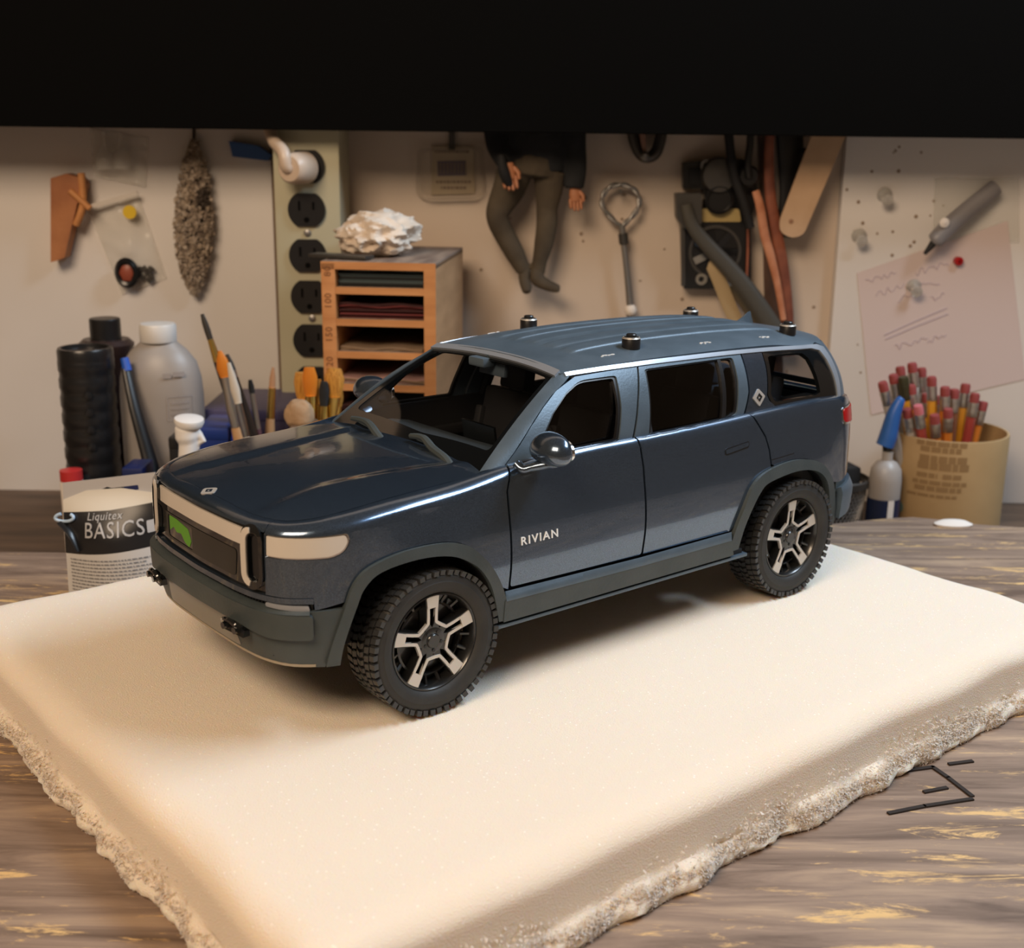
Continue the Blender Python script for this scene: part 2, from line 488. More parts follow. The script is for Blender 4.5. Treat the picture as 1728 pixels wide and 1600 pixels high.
# roof skin
_roz = _cr([1.1, 1.2, 1.5, 1.9, 2.4, 2.9, 3.3, 3.55, 3.7], [1.762, 1.785, 1.828, 1.850, 1.853, 1.843, 1.822, 1.79, 1.765])
_roy = _cr([.8, 1.15, 1.35, 1.7, 2.2, 2.7, 3.1, 3.38, 3.7], [.62, .650, .675, .695, .705, .70, .68, .65, .62])
_roe = _cr([.8, 1.15, 1.35, 1.7, 2.2, 2.7, 3.1, 3.38, 3.7], [1.72, 1.748, 1.762, 1.775, 1.775, 1.765, 1.745, 1.722, 1.70])
RIBS = [-.36, -.18, 0, .18, .36]
def ROOF(x, y):
    yr = _roy(x); q = min(1.15, abs(y)/yr)
    ze = _roe(x); zc = _roz(x)
    z = ze+(zc-ze)*(1-q**3.2)
    s = sstep(1.42, 1.5, x)*(1-sstep(3.35, 3.42, x))
    if s > 0:
        for r in RIBS:
            d = abs(y-r)
            if d < .09: z += .012*s*(1-sstep(.045, .065, d))
    return z
# windscreen: base/top lines, t from 0 (cowl) to 1 (roof header), q from -1 to 1
def WS(q, t, off=0.0):
    xb = .52-.09*abs(q)**2.2; yb = .80; zb = 1.285-.0*abs(q)
    xt = 1.195-.045*abs(q)**2.2; yt = .615; zt = 1.768-.022*abs(q)**2.2
    b = .02*4*t*(1-t)
    return (xb+(xt-xb)*t-(b+off)*.55, (yb+(yt-yb)*t)*q, zb+(zt-zb)*t+(b+off)*.83)
# ================================================================ the model car
car = empty('model_car', CAR_T, CAR_ROT, 'dark blue-grey scale model SUV with silver five-spoke wheels standing on the cream foam slab', 'model car')
both = (False, True)
SEAM = .007
def P_(name, S, poly, m, parent=None, **kw): return panel(name, S, poly, m, parent or car, **kw)
# arch lines (u, v)
fi = smooth_line([(1.075,.40),(1.10,.55),(1.170,.751),(1.215,.845),(1.311,.912),(1.53,.940),(1.74,.915),(1.89,.840),(1.98,.745),(2.045,.62),(2.104,.40)], 4)
fo = smooth_line([(1.00,.40),(1.035,.55),(1.10,.735),(1.155,.870),(1.25,.950),(1.456,.998),(1.70,.996),(1.86,.950),(1.97,.855),(2.06,.735),(2.135,.58),(2.175,.40)], 4)
ri = smooth_line([(4.115,.37),(4.165,.58),(4.225,.735),(4.30,.84),(4.40,.893),(4.70,.918),(4.93,.880),(5.05,.80),(5.12,.69),(5.165,.55),(5.185,.42)], 4)
ro = smooth_line([(4.02,.37),(4.075,.58),(4.150,.778),(4.23,.900),(4.36,.968),(4.60,.998),(4.80,.985),(4.98,.930),(5.12,.815),(5.20,.69),(5.245,.55),(5.265,.42)], 4)
def clip_low(line, z): return [p for p in line if p[1] > z]
def vt(u, d=.003): return WTOP(u)-d
# -- inner tub that blacks the gaps
for mir in both:
    top = [(u/20.0, WT(u/20.0)-.005) for u in range(127, 15, -6)]
    poly = [(0.78, .80), (1.0, .80)] + clip_low(fi, .48)[2:-2] + [(2.11, .46), (4.13, .46)] + clip_low(ri, .5)[1:-1] + [(5.2, .5), (6.35, .5), (6.35, 1.30)] + top
    P_('inner_body', lambda u, v, o=0: W(u, v, o-.035), [(a, b) for a, b in poly], M['matblack'], th=.02, st=.11, mirror=mir)
# -- hood
def hood_outline():
    L = []
    for i in range(0, 23):
        u = i*2.14/22
        p = W(u, WTOP(u)); L.append((p[0]-.003*(1 if i < 8 else 0), p[1]-.001))
    L[0] = (L[0][0], 0.0)
    R = [(x, -y) for x, y in L[::-1][:-1]]
    back = [(.47+.075*(1-(y/.83)**2), y) for y in [-.83, -.65, -.4, -.2, 0, .2, .4, .65, .83]]
    return L+back+R
P_('hood', lambda x, y, o=0: (x, y, HOOD(x, y)+o+.0015), hood_outline(), M['paint'], st=.045, th=.015)
# -- painted nose above the light bar
nose = [(i*.682/12, vt(i*.682/12)) for i in range(12, -1, -1)]
nose = [(u, v) for u, v in nose]+[(-u, v) for u, v in nose[::-1][1:]]
nose += [(-.682, 1.150), (-.55, 1.160), (0, 1.150), (.55, 1.160), (.682, 1.150)]
P_('nose_panel', W, nose, M['paint'], st=.04)
hl = rnd_poly([(.698,1.027),(1.050,1.029),(1.112,1.052),(1.140,1.098),(1.128,1.132),(.698,1.132)], [.005,.03,.03,.02,.015,.005], 4)
for mir in both:
    # fender with head lamp opening
    A = clip_low(fo, .745)
    i0 = [p for p in fo if p[1] > .742]
    poly = [(.686, .812), (.95, .812), (.955, .745)] + i0[:-1] + [(2.085, .66), (2.165, .62), (2.172, 1.19), (2.235, vt(2.235))]
    poly += [(u, vt(u)) for u in [2.1, 1.95, 1.8, 1.65, 1.5, 1.35, 1.2, 1.1, 1.0, .9, .82, .75, .686]]
    i0 = None
    P_('front_fender', W, poly, M['paint'], holes=[rnd_poly([(.692,1.017),(1.058,1.017),(1.124,1.042),(1.154,1.098),(1.138,1.142),(.692,1.142)], [.005,.03,.03,.02,.015,.005], 3)], mirror=mir, st=.04)
    h = P_('headlight', lambda u, v, o=0: W(u, v, o-.004), hl, M['lamp'], mirror=mir, st=.025, th=.02)
    P_('bezel', lambda u, v, o=0: W(u, v, o-.010), rnd_poly([(.686,1.012),(1.060,1.012),(1.130,1.038),(1.162,1.098),(1.142,1.149),(.686,1.149)], .03, 3), M['chrome'], h, holes=[hl], mirror=mir, st=.03, th=.02)
# -- light bar, grille, stadium lamps
bar = [(-.525,1.045),(-.25,1.046),(0,1.045),(.25,1.046),(.525,1.045),(.525,1.136),(.25,1.134),(0,1.132),(-.25,1.134),(-.525,1.136)]
P_('light_bar', lambda u, v, o=0: W(u, v, o-.004), bar, M['lamp'], st=.05)
gr = P_('grille_panel', lambda u, v, o=0: W(u, v, o-.016), rnd_poly([(-.76,.80),(.76,.80),(.76,1.155),(-.76,1.155)], .02), M['gloss'], st=.06)
P_('green_sticker', lambda u, v, o=0: W(u, v, o-.014), rnd_poly([(-.40,.895),(-.34,.93),(-.30,.905),(-.24,.915),(-.19,.875),(-.13,.86),(-.10,.90),(-.14,.965),(-.30,.985),(-.40,.985)], .012), M['green'], gr, st=.03, th=.004)
P_('vent_panel', lambda u, v, o=0: W(u, v, o-.012), rnd_poly([(-.50,.845),(.42,.845),(.44,1.0),(-.50,1.0)], .03), mat('grille_grey', (.018,.017,.014), .25), gr, holes=[rnd_poly([(-.42,.86),(-.08,.855),(-.08,.99),(-.42,.99)], .02)], st=.05, th=.006)
def stadium(cx, hw, v0, v1, n=10):
    r = hw; out = []
    for i in range(n+1):
        a = PI*i/n; out.append((cx+r*math.cos(a), v1-r+r*math.sin(a)))
    for i in range(n+1):
        a = PI+PI*i/n; out.append((cx+r*math.cos(a), v0+r+r*math.sin(a)))
    return out
for mir in both:
    s = P_('stadium_lamp', lambda u, v, o=0: W(u, v, o+.014), stadium(.600, .082, .825, 1.178), M['gloss'], holes=[stadium(.618, .040, .870, 1.133)], mirror=mir, st=.025, th=.05)
    cres = [p for p in stadium(.588, .062, .843, 1.158) ]
    inn = stadium(.612, .044, .868, 1.135)
    # crescent: the outer half of the ring, inboard
    n = len(cres)
    out = [p for p in cres if p[0] <= .597]
    inn2 = [p for p in inn if p[0] <= .600]
    out.sort(key=lambda p: p[1]); inn2.sort(key=lambda p: -p[1])
    P_('light_ring', lambda u, v, o=0: W(u, v, o+.020), out+inn2, M['lamp'], s, mirror=mir, st=.02, th=.014)
    P_('lamp_core', lambda u, v, o=0: W(u, v, o-.004), stadium(.625, .030, .88, 1.12), M['black'], s, mirror=mir, st=.025, th=.01)
# -- lower nose: painted lip, mesh recess, bumper beam, cladding, skid plate
P_('lower_lip', lambda u, v, o=0: W(u, v, o+.006), [(-.95,.782),(-.5,.776),(0,.770),(.5,.776),(.95,.782),(.95,.812),(.5,.806),(0,.800),(-.5,.806),(-.95,.812)], M['paint'], st=.05, th=.03)
b = MB(K)
for i in range(74):
    u = -.92+i*1.84/73
    for v0, v1 in ((.70, .735), (.742, .775)):
        uu = u+(.012 if v0 > .72 else 0)
        p = [W(uu, v0, -.02), W(uu+.014, v0, -.02), W(uu+.014, v1, -.02), W(uu, v1, -.02)]; q = [W(uu, v0, -.05), W(uu+.014, v0, -.05), W(uu+.014, v1, -.05), W(uu, v1, -.05)]
        b.add(p+q, [(0,1,2,3),(7,6,5,4),(0,4,5,1),(1,5,6,2),(2,6,7,3),(3,7,4,0)])
tag(b.build('intake_mesh', M['black'], car, smooth=0), kind='stuff')
P_('intake_back', lambda u, v, o=0: W(u, v, o-.06), [(-1.0,.44),(1.0,.44),(1.0,.80),(-1.0,.80)], M['matblack'], st=.1)
P_('front_bumper', lambda u, v, o=0: W(u, v, o+.045), rnd_poly([(-.945,.595),(-.72,.592),(-.5,.625),(0,.622),(.5,.625),(.72,.592),(.945,.595),(.945,.728),(.6,.738),(0,.735),(-.6,.738),(-.945,.728)], .02, 3), M['clad'], st=.045, th=.075)
# top face of the beam rolls back
def beamtop(u, t, o=0):
    p = W(u, .735+.014*math.sin(t*PI/2), .045-.07*t); return (p[0], p[1], p[2]+o)
P_('bumper_top', beamtop, [(-.93,.02),(0,.02),(.93,.02),(.93,1),(0,1),(-.93,1)], M['clad'], st=.06, th=.01)
P_('skid_plate', lambda u, v, o=0: W(u, v, o+.018-.10*max(0, .58-v)), rnd_poly([(-.44,.455),(.44,.455),(.40,.615),(-.40,.615)], .02), mat('skid_grey', (.26,.25,.23), .4, metal=.5), st=.05, th=.03)
P_('lower_valance', lambda u, v, o=0: W(u, v, o+.012-.18*max(0, .52-v)), [(-1.0,.425),(-.5,.435),(0,.435),(.5,.435),(1.0,.425),(1.0,.60),(.5,.62),(0,.62),(-.5,.62),(-1.0,.60)], M['clad'], st=.06, th=.03)
P_('valance_lip', lambda u, v, o=0: W(u, v, o+.014-.18*max(0, .52-v)), [(-.95,.418),(0,.428),(.95,.418),(.95,.434),(0,.444),(-.95,.434)], mat('lip_reflection_tan', (.36,.30,.22), .5), st=.06, th=.03)  # tan reflection on the lower lip, put into its colour
for mir in both:
    poly = [(.93,.742),(.93,.418)]+[(1.02,.415)]+[p for p in fo if p[1] > .42][:14]
    poly = [(.93,.742),(.93,.418),(1.005,.412)]+[p for p in fo if .42 < p[1] < .742 and p[0] < 1.3]+[(1.098,.742)]
    P_('bumper_corner', lambda u, v, o=0: W(u, v, o+.012-.18*max(0, .52-v)), poly, M['clad'], mirror=mir, st=.04, th=.03)
    P_('bumper_flap', lambda u, v, o=0: W(u, v, o+.010), rnd_poly([(.69,.752),(.93,.742),(.925,.772),(.69,.775)], .01), M['trim'], mirror=mir, st=.04, th=.02)
    # tow hook
    b = MB(K)
    for cx in (.44, .54):
        pts = [W(cx-.03+.06*math.sin(a)*0+.045*math.cos(a), .60+.035*math.sin(a), .075) for a in [k*PI/6 for k in range(-1, 8)]]
    ring = [W(.475+.07*math.cos(k*PI/8), .605+.034*math.sin(k*PI/8), .070+.015*math.sin(k*PI/8)) for k in range(17)]
    b.tube(ring, .014, 8)
    b.tube([W(.44, .60, .03), W(.44, .60, .10)], .02, 8); b.tube([W(.54, .60, .03), W(.54, .60, .10)], .02, 8)
    base = [W(.40, .565, .03), W(.58, .565, .03), W(.58, .60, .03), W(.40, .60, .03)]; top = [W(.40, .565, .075), W(.58, .565, .075), W(.58, .60, .06), W(.40, .60, .06)]
    b.add(base+top, [(0,1,2,3),(7,6,5,4),(0,4,5,1),(1,5,6,2),(2,6,7,3),(3,7,4,0)])
    if mir: b.v = [Vector((p.x, -p.y, p.z)) for p in b.v]
    b.build('tow_hook', M['gloss'], car)
# -- flares, liners
for mir in both:
    for inn, outl, th in ((fi, fo, 0), (ri, ro, 1)):
        poly = [p for p in outl if p[1] > .41]+[p for p in inn if p[1] > .41][::-1]
        def FL(u, v, o=0): return W(u, v, o+.026)
        P_('wheel_arch_trim', FL, poly, M['clad'], mirror=mir, st=.03, th=.05)
        # liner: tunnel inwards
        b = MB(K); m = len(inn)
        vs = []
        for (u, v) in inn:
            v = max(v, .42)
            p = W(u, v, -.01); q = Vector((p[0], -.45, p[2])); vs += [p, q]
        fs = [(2*i, 2*i+1, 2*i+3, 2*i+2) for i in range(m-1)]
        b.add(vs, fs)
        cen = [tuple(vs[2*i+1]) for i in range(m)]
        b.add(cen, [tuple(range(m))])
        if mir: b.v = [Vector((p.x, -p.y, p.z)) for p in b.v]
        b.build('wheel_well', M['matblack'], car, smooth=60)
# -- doors (lower skins)
fd = [(2.180,.632),(3.228,.612),(3.240,1.163),(3.222,vt(3.222))]+[(u, vt(u)) for u in (3.0, 2.8, 2.6, 2.4)]+[(2.250,vt(2.25)),(2.186,1.19)]
ra = [p for p in ro if p[0] < 4.45 and p[1] > .6]
rdp = [(3.245,.612),(4.06,.605)]+ra+[(4.437,.985),(4.428,1.10),(4.398,1.19),(4.300,1.33),(4.268,vt(4.268))]+[(u, vt(u)) for u in (4.1, 3.9, 3.7, 3.5, 3.3)]+[(3.238,vt(3.238)),(3.256,1.163)]
for mir in both:
    d = P_('front_door', W, rnd_poly(fd, [.02,.02,0,0,0,0,0,0,0,0]), M['paint'], mirror=mir, st=.045)
    r_ = P_('rear_door', W, rdp, M['paint'], mirror=mir, st=.045)
    for par, u0, u1 in ((r_, 3.997, 4.222),):
        hp = rnd_poly([(u0,1.135),(u1,1.158),(u1+.002,1.184),(u0,1.163)], .013)
        hq = rnd_poly([(u0-.007,1.127),(u1+.007,1.150),(u1+.008,1.192),(u0-.007,1.171)], .018)
        hh = P_('door_handle', lambda u, v, o=0: W(u, v, o+.006), hp, M['paint'], par, mirror=mir, st=.015, th=.012)
        P_('handle_gap', lambda u, v, o=0: W(u, v, o+.0035), hq, M['black'], par, mirror=mir, st=.015, th=.010)
    if not mir:
        text_on('lettering', 'RIVIAN', W, 2.245, .872, .048, M['white'], d, off=.002, th=.004, slant=.0, spacing=1.25, wscale=1.12, bold=.012)
    # rear quarter
    rb = [p for p in ro if p[0] > 4.45]
    q = [(4.452,1.0)]+[p for p in rb if p[1] > .735]+[(5.25,.735),(5.50,.70),(5.50,1.0),(5.50,vt(5.5))]+[(u, vt(u)) for u in (5.3, 5.1, 4.9, 4.7, 4.5)]+[(4.282,vt(4.282)),(4.314,1.335),(4.412,1.195),(4.444,1.10)]
    tl = rnd_poly([(5.22,1.13),(5.5,1.12),(5.5,1.27),(5.235,1.265)], .03)
    P_('rear_quarter_panel', W, q, M['paint'], mirror=mir, st=.045)
    t_ = P_('tail_light', lambda u, v, o=0: W(u, v, o+.012), rnd_poly([(5.315,1.165),(5.54,1.15),(5.62,1.17),(5.62,1.262),(5.54,1.268),(5.305,1.262)], [.03,.02,.02,.02,.02,.03]), M['red'], mirror=mir, st=.03, th=.03)
    P_('lens_frame', lambda u, v, o=0: W(u, v, o+.006), rnd_poly([(5.300,1.150),(5.54,1.135),(5.635,1.16),(5.635,1.272),(5.54,1.28),(5.290,1.274)], .03), M['chrome'], t_, mirror=mir, st=.03, th=.03)
    P_('rear_cladding', lambda u, v, o=0: W(u, v, o+.0), [(5.25,.45),(5.60,.47),(5.60,.70),(5.25,.735)], M['clad'], mirror=mir, st=.05)
    P_('fuel_crease', lambda u, v, o=0: W(u, v, o+.001), [(4.452,1.028),(4.70,1.034),(4.70,1.040),(4.452,1.034)], M['black'], mirror=mir, st=.05, th=.004)
    # sill: proud strip, cladding, running board
    P_('sill_strip', lambda u, v, o=0: W(u, v, o+.032-.6*max(0, v-.585)), [(2.135,.560),(3.2,.545),(4.05,.545),(4.05,.605),(3.2,.603),(2.135,.618)], M['satin'], mirror=mir, st=.04, th=.04)
    P_('sill_cladding', lambda u, v, o=0: W(u, v, o+.030), [(2.125,.432),(4.09,.432),(4.055,.548),(3.2,.548),(2.128,.563)], M['clad'], mirror=mir, st=.06, th=.04)
    b = MB(K)
    for (z0, z1, y0, y1, m_) in ((.392, .415, -.985, -.80, 0),):
        b.box((1.50, (y0+y1)/2*(-1 if mir else 1), (z0+z1)/2), (2.16, abs(y1-y0), z1-z0), bev=.01)
    b.build('running_board', M['satin'], car)
    b = MB(K); b.box((1.50, .90*(1 if mir else -1), .43), (2.1, .12, .03)); b.build('rocker_gap', M['matblack'], car)
# -- tail gate and rear bumper
P_('tailgate', W, [(5.515,.72),(7.24,.72),(7.24,1.33),(5.515,1.33)], M['paint'], st=.08)
P_('rear_bumper', lambda u, v, o=0: W(u if u < UMAX else u, v, o+.055-.5*max(0, v-.66)), [(5.27,.46),(5.5,.50),(7.2,.50),(7.48,.46),(7.48,.70),(7.2,.73),(5.5,.73),(5.27,.70)], M['satin'], st=.05, th=.05)
# floor pan
b = MB(K); b.box((1.50, 0, .50), (4.5, 1.50, .10)); b.box((1.55, 0, .50), (1.95, 1.88, .09)); b.box((-.70, 0, .52), (.30, 1.40, .10)); b.box((3.62, 0, .52), (.30, 1.50, .10)); b.build('floor_pan', M['matblack'], car, smooth=0)

# -- greenhouse
def gp(u, w): return (u, w)
fwin = rnd_poly([(2.535,.255),(2.640,.505),(2.790,.735),(2.920,.865),(3.195,.845),(3.160,.40),(3.105,-.02),(2.80,-.02),(2.52,.01)], [.03,0,0,.06,.03,0,.03,0,.02])
rwin = rnd_poly([(3.435,.865),(4.255,.865),(4.235,.5),(4.185,.02),(4.12,-.02),(3.36,-.02)], [.03,.04,0,.04,0,.02])
qwin = rnd_poly([(4.625,.82),(5.02,.835),(5.07,.72),(5.10,.40),(5.12,.09),(5.06,.04),(4.60,.06),(4.555,.20)], [.04,.05,0,0,0,.04,.04,.03])
for mir in both:
    f1 = [(2.215,-.03),(3.205,-.03),(3.345,.915),(2.900,.925),(2.727,.785),(2.597,.610),(2.470,.402),(2.351,.180),(2.25,-.03)]
    f1 = [(2.225,-.03),(3.215,-.03),(3.295,.45),(3.385,.915),(2.900,.925),(2.727,.785),(2.597,.610),(2.470,.402),(2.351,.180)]
    a = P_('front_door_frame', G, f1, M['satin'], holes=[fwin], mirror=mir, st=.04, th=.03)
    f2 = [(3.235,-.03),(4.25,-.03),(4.315,.3),(4.345,.895),(3.400,.915),(3.310,.45)]
    b_ = P_('rear_door_frame', G, f2, M['satin'], holes=[rwin], mirror=mir, st=.04, th=.03)
    # black inner window rubbers
    def ins(p, d): 
        cx = sum(a[0] for a in p)/len(p); cy = sum(a[1] for a in p)/len(p)
        return [(cx+(x-cx)*(1-d), cy+(y-cy)*(1-d)) for x, y in p]
    P_('window_seal', lambda u, w, o=0: G(u, w, o-.010), ins(fwin, -.02), M['black'], a, holes=[ins(fwin, .07)], mirror=mir, st=.04, th=.02)
    P_('window_seal', lambda u, w, o=0: G(u, w, o-.010), ins(rwin, -.02), M['black'], b_, holes=[ins(rwin, .045)], mirror=mir, st=.04, th=.02)
    P_('window_glass', lambda u, w, o=0: G(u, w, o-.055+.035*w), ins(fwin, .02), M['glass'] if mir else M['glassdark'], a, mirror=mir, st=.08, th=.006)
    P_('window_glass', lambda u, w, o=0: G(u, w, o-.020), ins(rwin, .02), M['glass'] if mir else M['glassdark'], b_, mirror=mir, st=.08, th=.006)
    P_('window_divider', lambda u, w, o=0: G(u, w, o-.004), [(4.035,-.01),(4.075,-.01),(4.135,.86),(4.105,.86)], M['black'], b_, mirror=mir, st=.05, th=.03)
    # C pillar, glossy paint, and the black rear side surround
    c = P_('rear_pillar', G, [(4.268,-.04),(4.62,-.04),(4.53,.10),(4.505,.20),(4.55,.60),(4.575,.900),(4.360,.905),(4.330,.3)], M['paint'], mirror=mir, st=.04, th=.03)
    em = [(4.352,.205),(4.425,.315),(4.478,.175),(4.408,.040)]
    e = P_('emblem', lambda u, w, o=0: G(u, w, o+.006), rnd_poly([(4.350,.190),(4.415,.330),(4.480,.190),(4.415,.045)], .02), M['silver'], c, mirror=mir, st=.02, th=.01)
    P_('emblem_mark', lambda u, w, o=0: G(u, w, o+.009), [(4.385,.190),(4.415,.255),(4.445,.190),(4.415,.120)], M['black'], e, mirror=mir, st=.02, th=.004, holes=[[(4.403,.165),(4.428,.190),(4.403,.215)]])
    P_('rear_side_surround', lambda u, w, o=0: G(u, w, o-.004), [(4.575,.0),(4.60,-.035),(5.30,-.035),(5.28,.40),(5.24,.895),(4.590,.900),(4.565,.60),(4.52,.20)], M['gloss'], holes=[qwin], mirror=mir, st=.04, th=.03)
    # light roof trim: header side, roof side and down the D pillar
    tr = [(2.84,.955),(3.35,.925),(4.36,.905),(5.15,.895),(5.232,.840),(5.262,.66),(5.285,.30),(5.300,-.035),(5.345,-.035),(5.345,.30),(5.335,.66),(5.315,.90),(5.24,.960),(5.15,.965),(4.36,.968),(3.35,.985),(2.84,1.01)]
    P_('roof_trim', lambda u, w, o=0: G(u, w, o+.008), tr, M['trim'], mirror=mir, st=.035, th=.03)
    P_('rear_corner_pillar', lambda u, w, o=0: G(u, w, o+.004), [(5.348,-.035),(5.75,-.035),(5.72,.5),(5.68,1.0),(5.24,1.0),(5.325,.90),(5.338,.66),(5.348,.30)], M['satin'], mirror=mir, st=.05, th=.04)
    # A pillar
    gl = [(2.225,-.03),(2.351,.180),(2.470,.402),(2.597,.610),(2.727,.785),(2.870,.925),(2.87,1.0)]
    cl = smooth_line([G(u-.012, w, .004) for u, w in gl], 3)
    wl = [WS(-1.0, t_*1.0, .004) for t_ in [i/(len(cl)-1) for i in range(len(cl))]]
    def AP(s, t, o=0, cl=cl, wl=wl):
        f = max(0, min(.9999, t))*(len(cl)-1); i = int(f); f -= i
        A = Vector(cl[i]).lerp(Vector(cl[i+1]), f); B = Vector(wl[i]).lerp(Vector(wl[i+1]), f)
        p = A.lerp(B, s); bul = (.012*4*s*(1-s)*(1-.7*t)+o)
        n = Vector((-.55, -.6, .58)); return tuple(p+n*bul)
    P_('windscreen_pillar', AP, [(0,0),(1,0),(1,1),(0,1)], M['clad'] if 0 else M['satin'], mirror=mir, st=.12, th=.025)
# rear window frame (upper hatch)
P_('rear_window_frame', G, [(5.70,0),(7.06,0),(7.06,1),(5.70,1)], M['satin'], holes=[rnd_poly([(5.84,.12),(6.92,.12),(6.90,.85),(5.86,.85)], .08)], st=.08, th=.03)
P_('rear_window', lambda u, w, o=0: G(u, w, o-.015), rnd_poly([(5.80,.08),(6.96,.08),(6.94,.9),(5.82,.9)], .06), M['glassdark'], st=.12, th=.006)
# -- windscreen
ws = P_('windscreen', lambda q, t, o=0: WS(q, t, o-.008), [(-1,.0),(0,-.03),(1,.0),(1,1),(-1,1)], M['glass'], st=.10, th=.008)
P_('windscreen_border', lambda q, t, o=0: WS(q, t, o-.004), [(-1,-.02),(0,-.05),(1,-.02),(1,1),(-1,1)], M['gloss'], ws, holes=[rnd_poly([(-.93,.17),(0,.11),(.93,.17),(.925,.93),(-.925,.93)], .06)], st=.08, th=.006)
P_('header_trim', lambda q, t, o=0: WS(q, t, o+.012), [(-1.03,.965),(0,.965),(1.03,.965),(1.03,1.03),(0,1.03),(-1.03,1.03)], M['trim'], st=.08, th=.02)
P_('cowl', lambda x, y, o=0: (x, y, 1.252+o), [(.38,-.82),(.62,-.82),(.62,.82),(.38,.82)], M['matblack'], st=.2, th=.02)
# wipers
for pts in ([(.80,.045),(.60,.035),(.38,-.045),(.25,-.10),(.24,-.16)], [(.03,.030),(-.14,.04),(-.34,-.015),(-.55,-.045),(-.70,-.09)]):
    b = MB(K); P3 = smooth_line([WS(q, t, .028+.01*math.sin(i)) for i, (q, t) in enumerate(pts)], 5)
    b.tube(P3, [.016+.010*min(1, i/8) for i in range(len(P3))], 8)
    b.tube([Vector(P3[2])+Vector((.0, 0, -.01)), Vector(P3[len(P3)//2])+Vector((.03, 0, .0))], .008, 6)
    b.build('wiper', M['clad'], car)
# -- roof
def roof_outline():
    L = []
    for i in range(0, 41):
        u = _ux(1.14)+(UMAX-_ux(1.14))*i/40
        p = ROOFEDGE(u); L.append((p[0], p[1]))
    L = [p for p in L if p[1] < -.01]
    L[0] = (1.152, -.648)
    Rr = [(x, -y) for x, y in L[::-1]]
    fr = [(1.150+.046*(1-(abs(y)/.64)**2.2), y) for y in (.5, .3, .1, -.1, -.3, -.5)]
    return L+[(L[-1][0]+.002, 0)]+Rr+fr
roof = P_('roof', lambda x, y, o=0: (x, y, ROOF(x, y)+o), roof_outline(), M['satin'], st=.022, asp=1.0, th=.02)
for (x, y) in ((1.869,-.514),(1.869,.514),(3.485,-.477),(3.485,.477)):
    z = ROOF(x, y)
    b = MB(K); T = Matrix.Translation((x, y, z-.012))
    b.lathe([(.054,0),(.060,.006),(.060,.070),(.055,.078),(.036,.079),(.034,.072)], 24, T, cap0=True)
    b.lathe([(.034,.060),(.034,.094),(.029,.100)], 18, T, cap1=True)
    o = b.build('roof_rack_mount', M['black'], car)
    b = MB(K); b.lathe([(.060,.0705),(.0535,.080),(.050,.080)], 24, T); b.build('rim_edge', M['silver'], o)
for (x, y, a) in ((1.610,-.572,.1),(2.477,-.598,0),(3.121,-.567,0),(3.211,.56,0),(2.43,.58,0),(1.60,.575,0)):
    b = MB(K); r5 = random.Random(int(x*100))
    for j in range(6):
        px = x-.045+.018*j; py = y+r5.uniform(-.012, .012); z = ROOF(px, py)+.001
        b.box((px, py, z), (r5.uniform(.012, .024), r5.uniform(.006, .014), .005))
    b.build('mount_mark', M['white'], roof, smooth=0)
# shark fin
b = MB(K); zc = ROOF(3.57, 0)
vs = []; prof = [(3.42,.0,.030),(3.50,.018,.030),(3.56,.045,.022),(3.60,.073,.012),(3.625,.078,.008),(3.634,.04,.022),(3.638,0,.030)]
for x, h, w_ in prof: vs += [(x, -w_, zc-.02), (x, -w_*.35, zc+h), (x, w_*.35, zc+h), (x, w_, zc-.02)]
m = len(prof)
b.add(vs, [(4*i+j, 4*i+j+1, 4*i+j+5, 4*i+j+4) for i in range(m-1) for j in range(3)]+[(0,1,2,3),(4*m-1,4*m-2,4*m-3,4*m-4)])
b.build('antenna_fin', M['satin'], car, smooth=50)
# -- badges
def HD(x, y, o=0): return (x, y, HOOD(x, y)+o)
e = P_('hood_badge', lambda x, y, o=0: HD(x, y, o+.004), rnd_poly([(-.893,0),(-.838,-.062),(-.783,0),(-.838,.062)], .022), M['silver'], st=.02, th=.006)
P_('emblem_mark', lambda x, y, o=0: HD(x, y, o+.006), [(-.862,0),(-.838,-.028),(-.814,0),(-.838,.028)], M['paint'], e, st=.02, th=.003, holes=[[(-.846,-.010),(-.828,0),(-.846,.010)]])

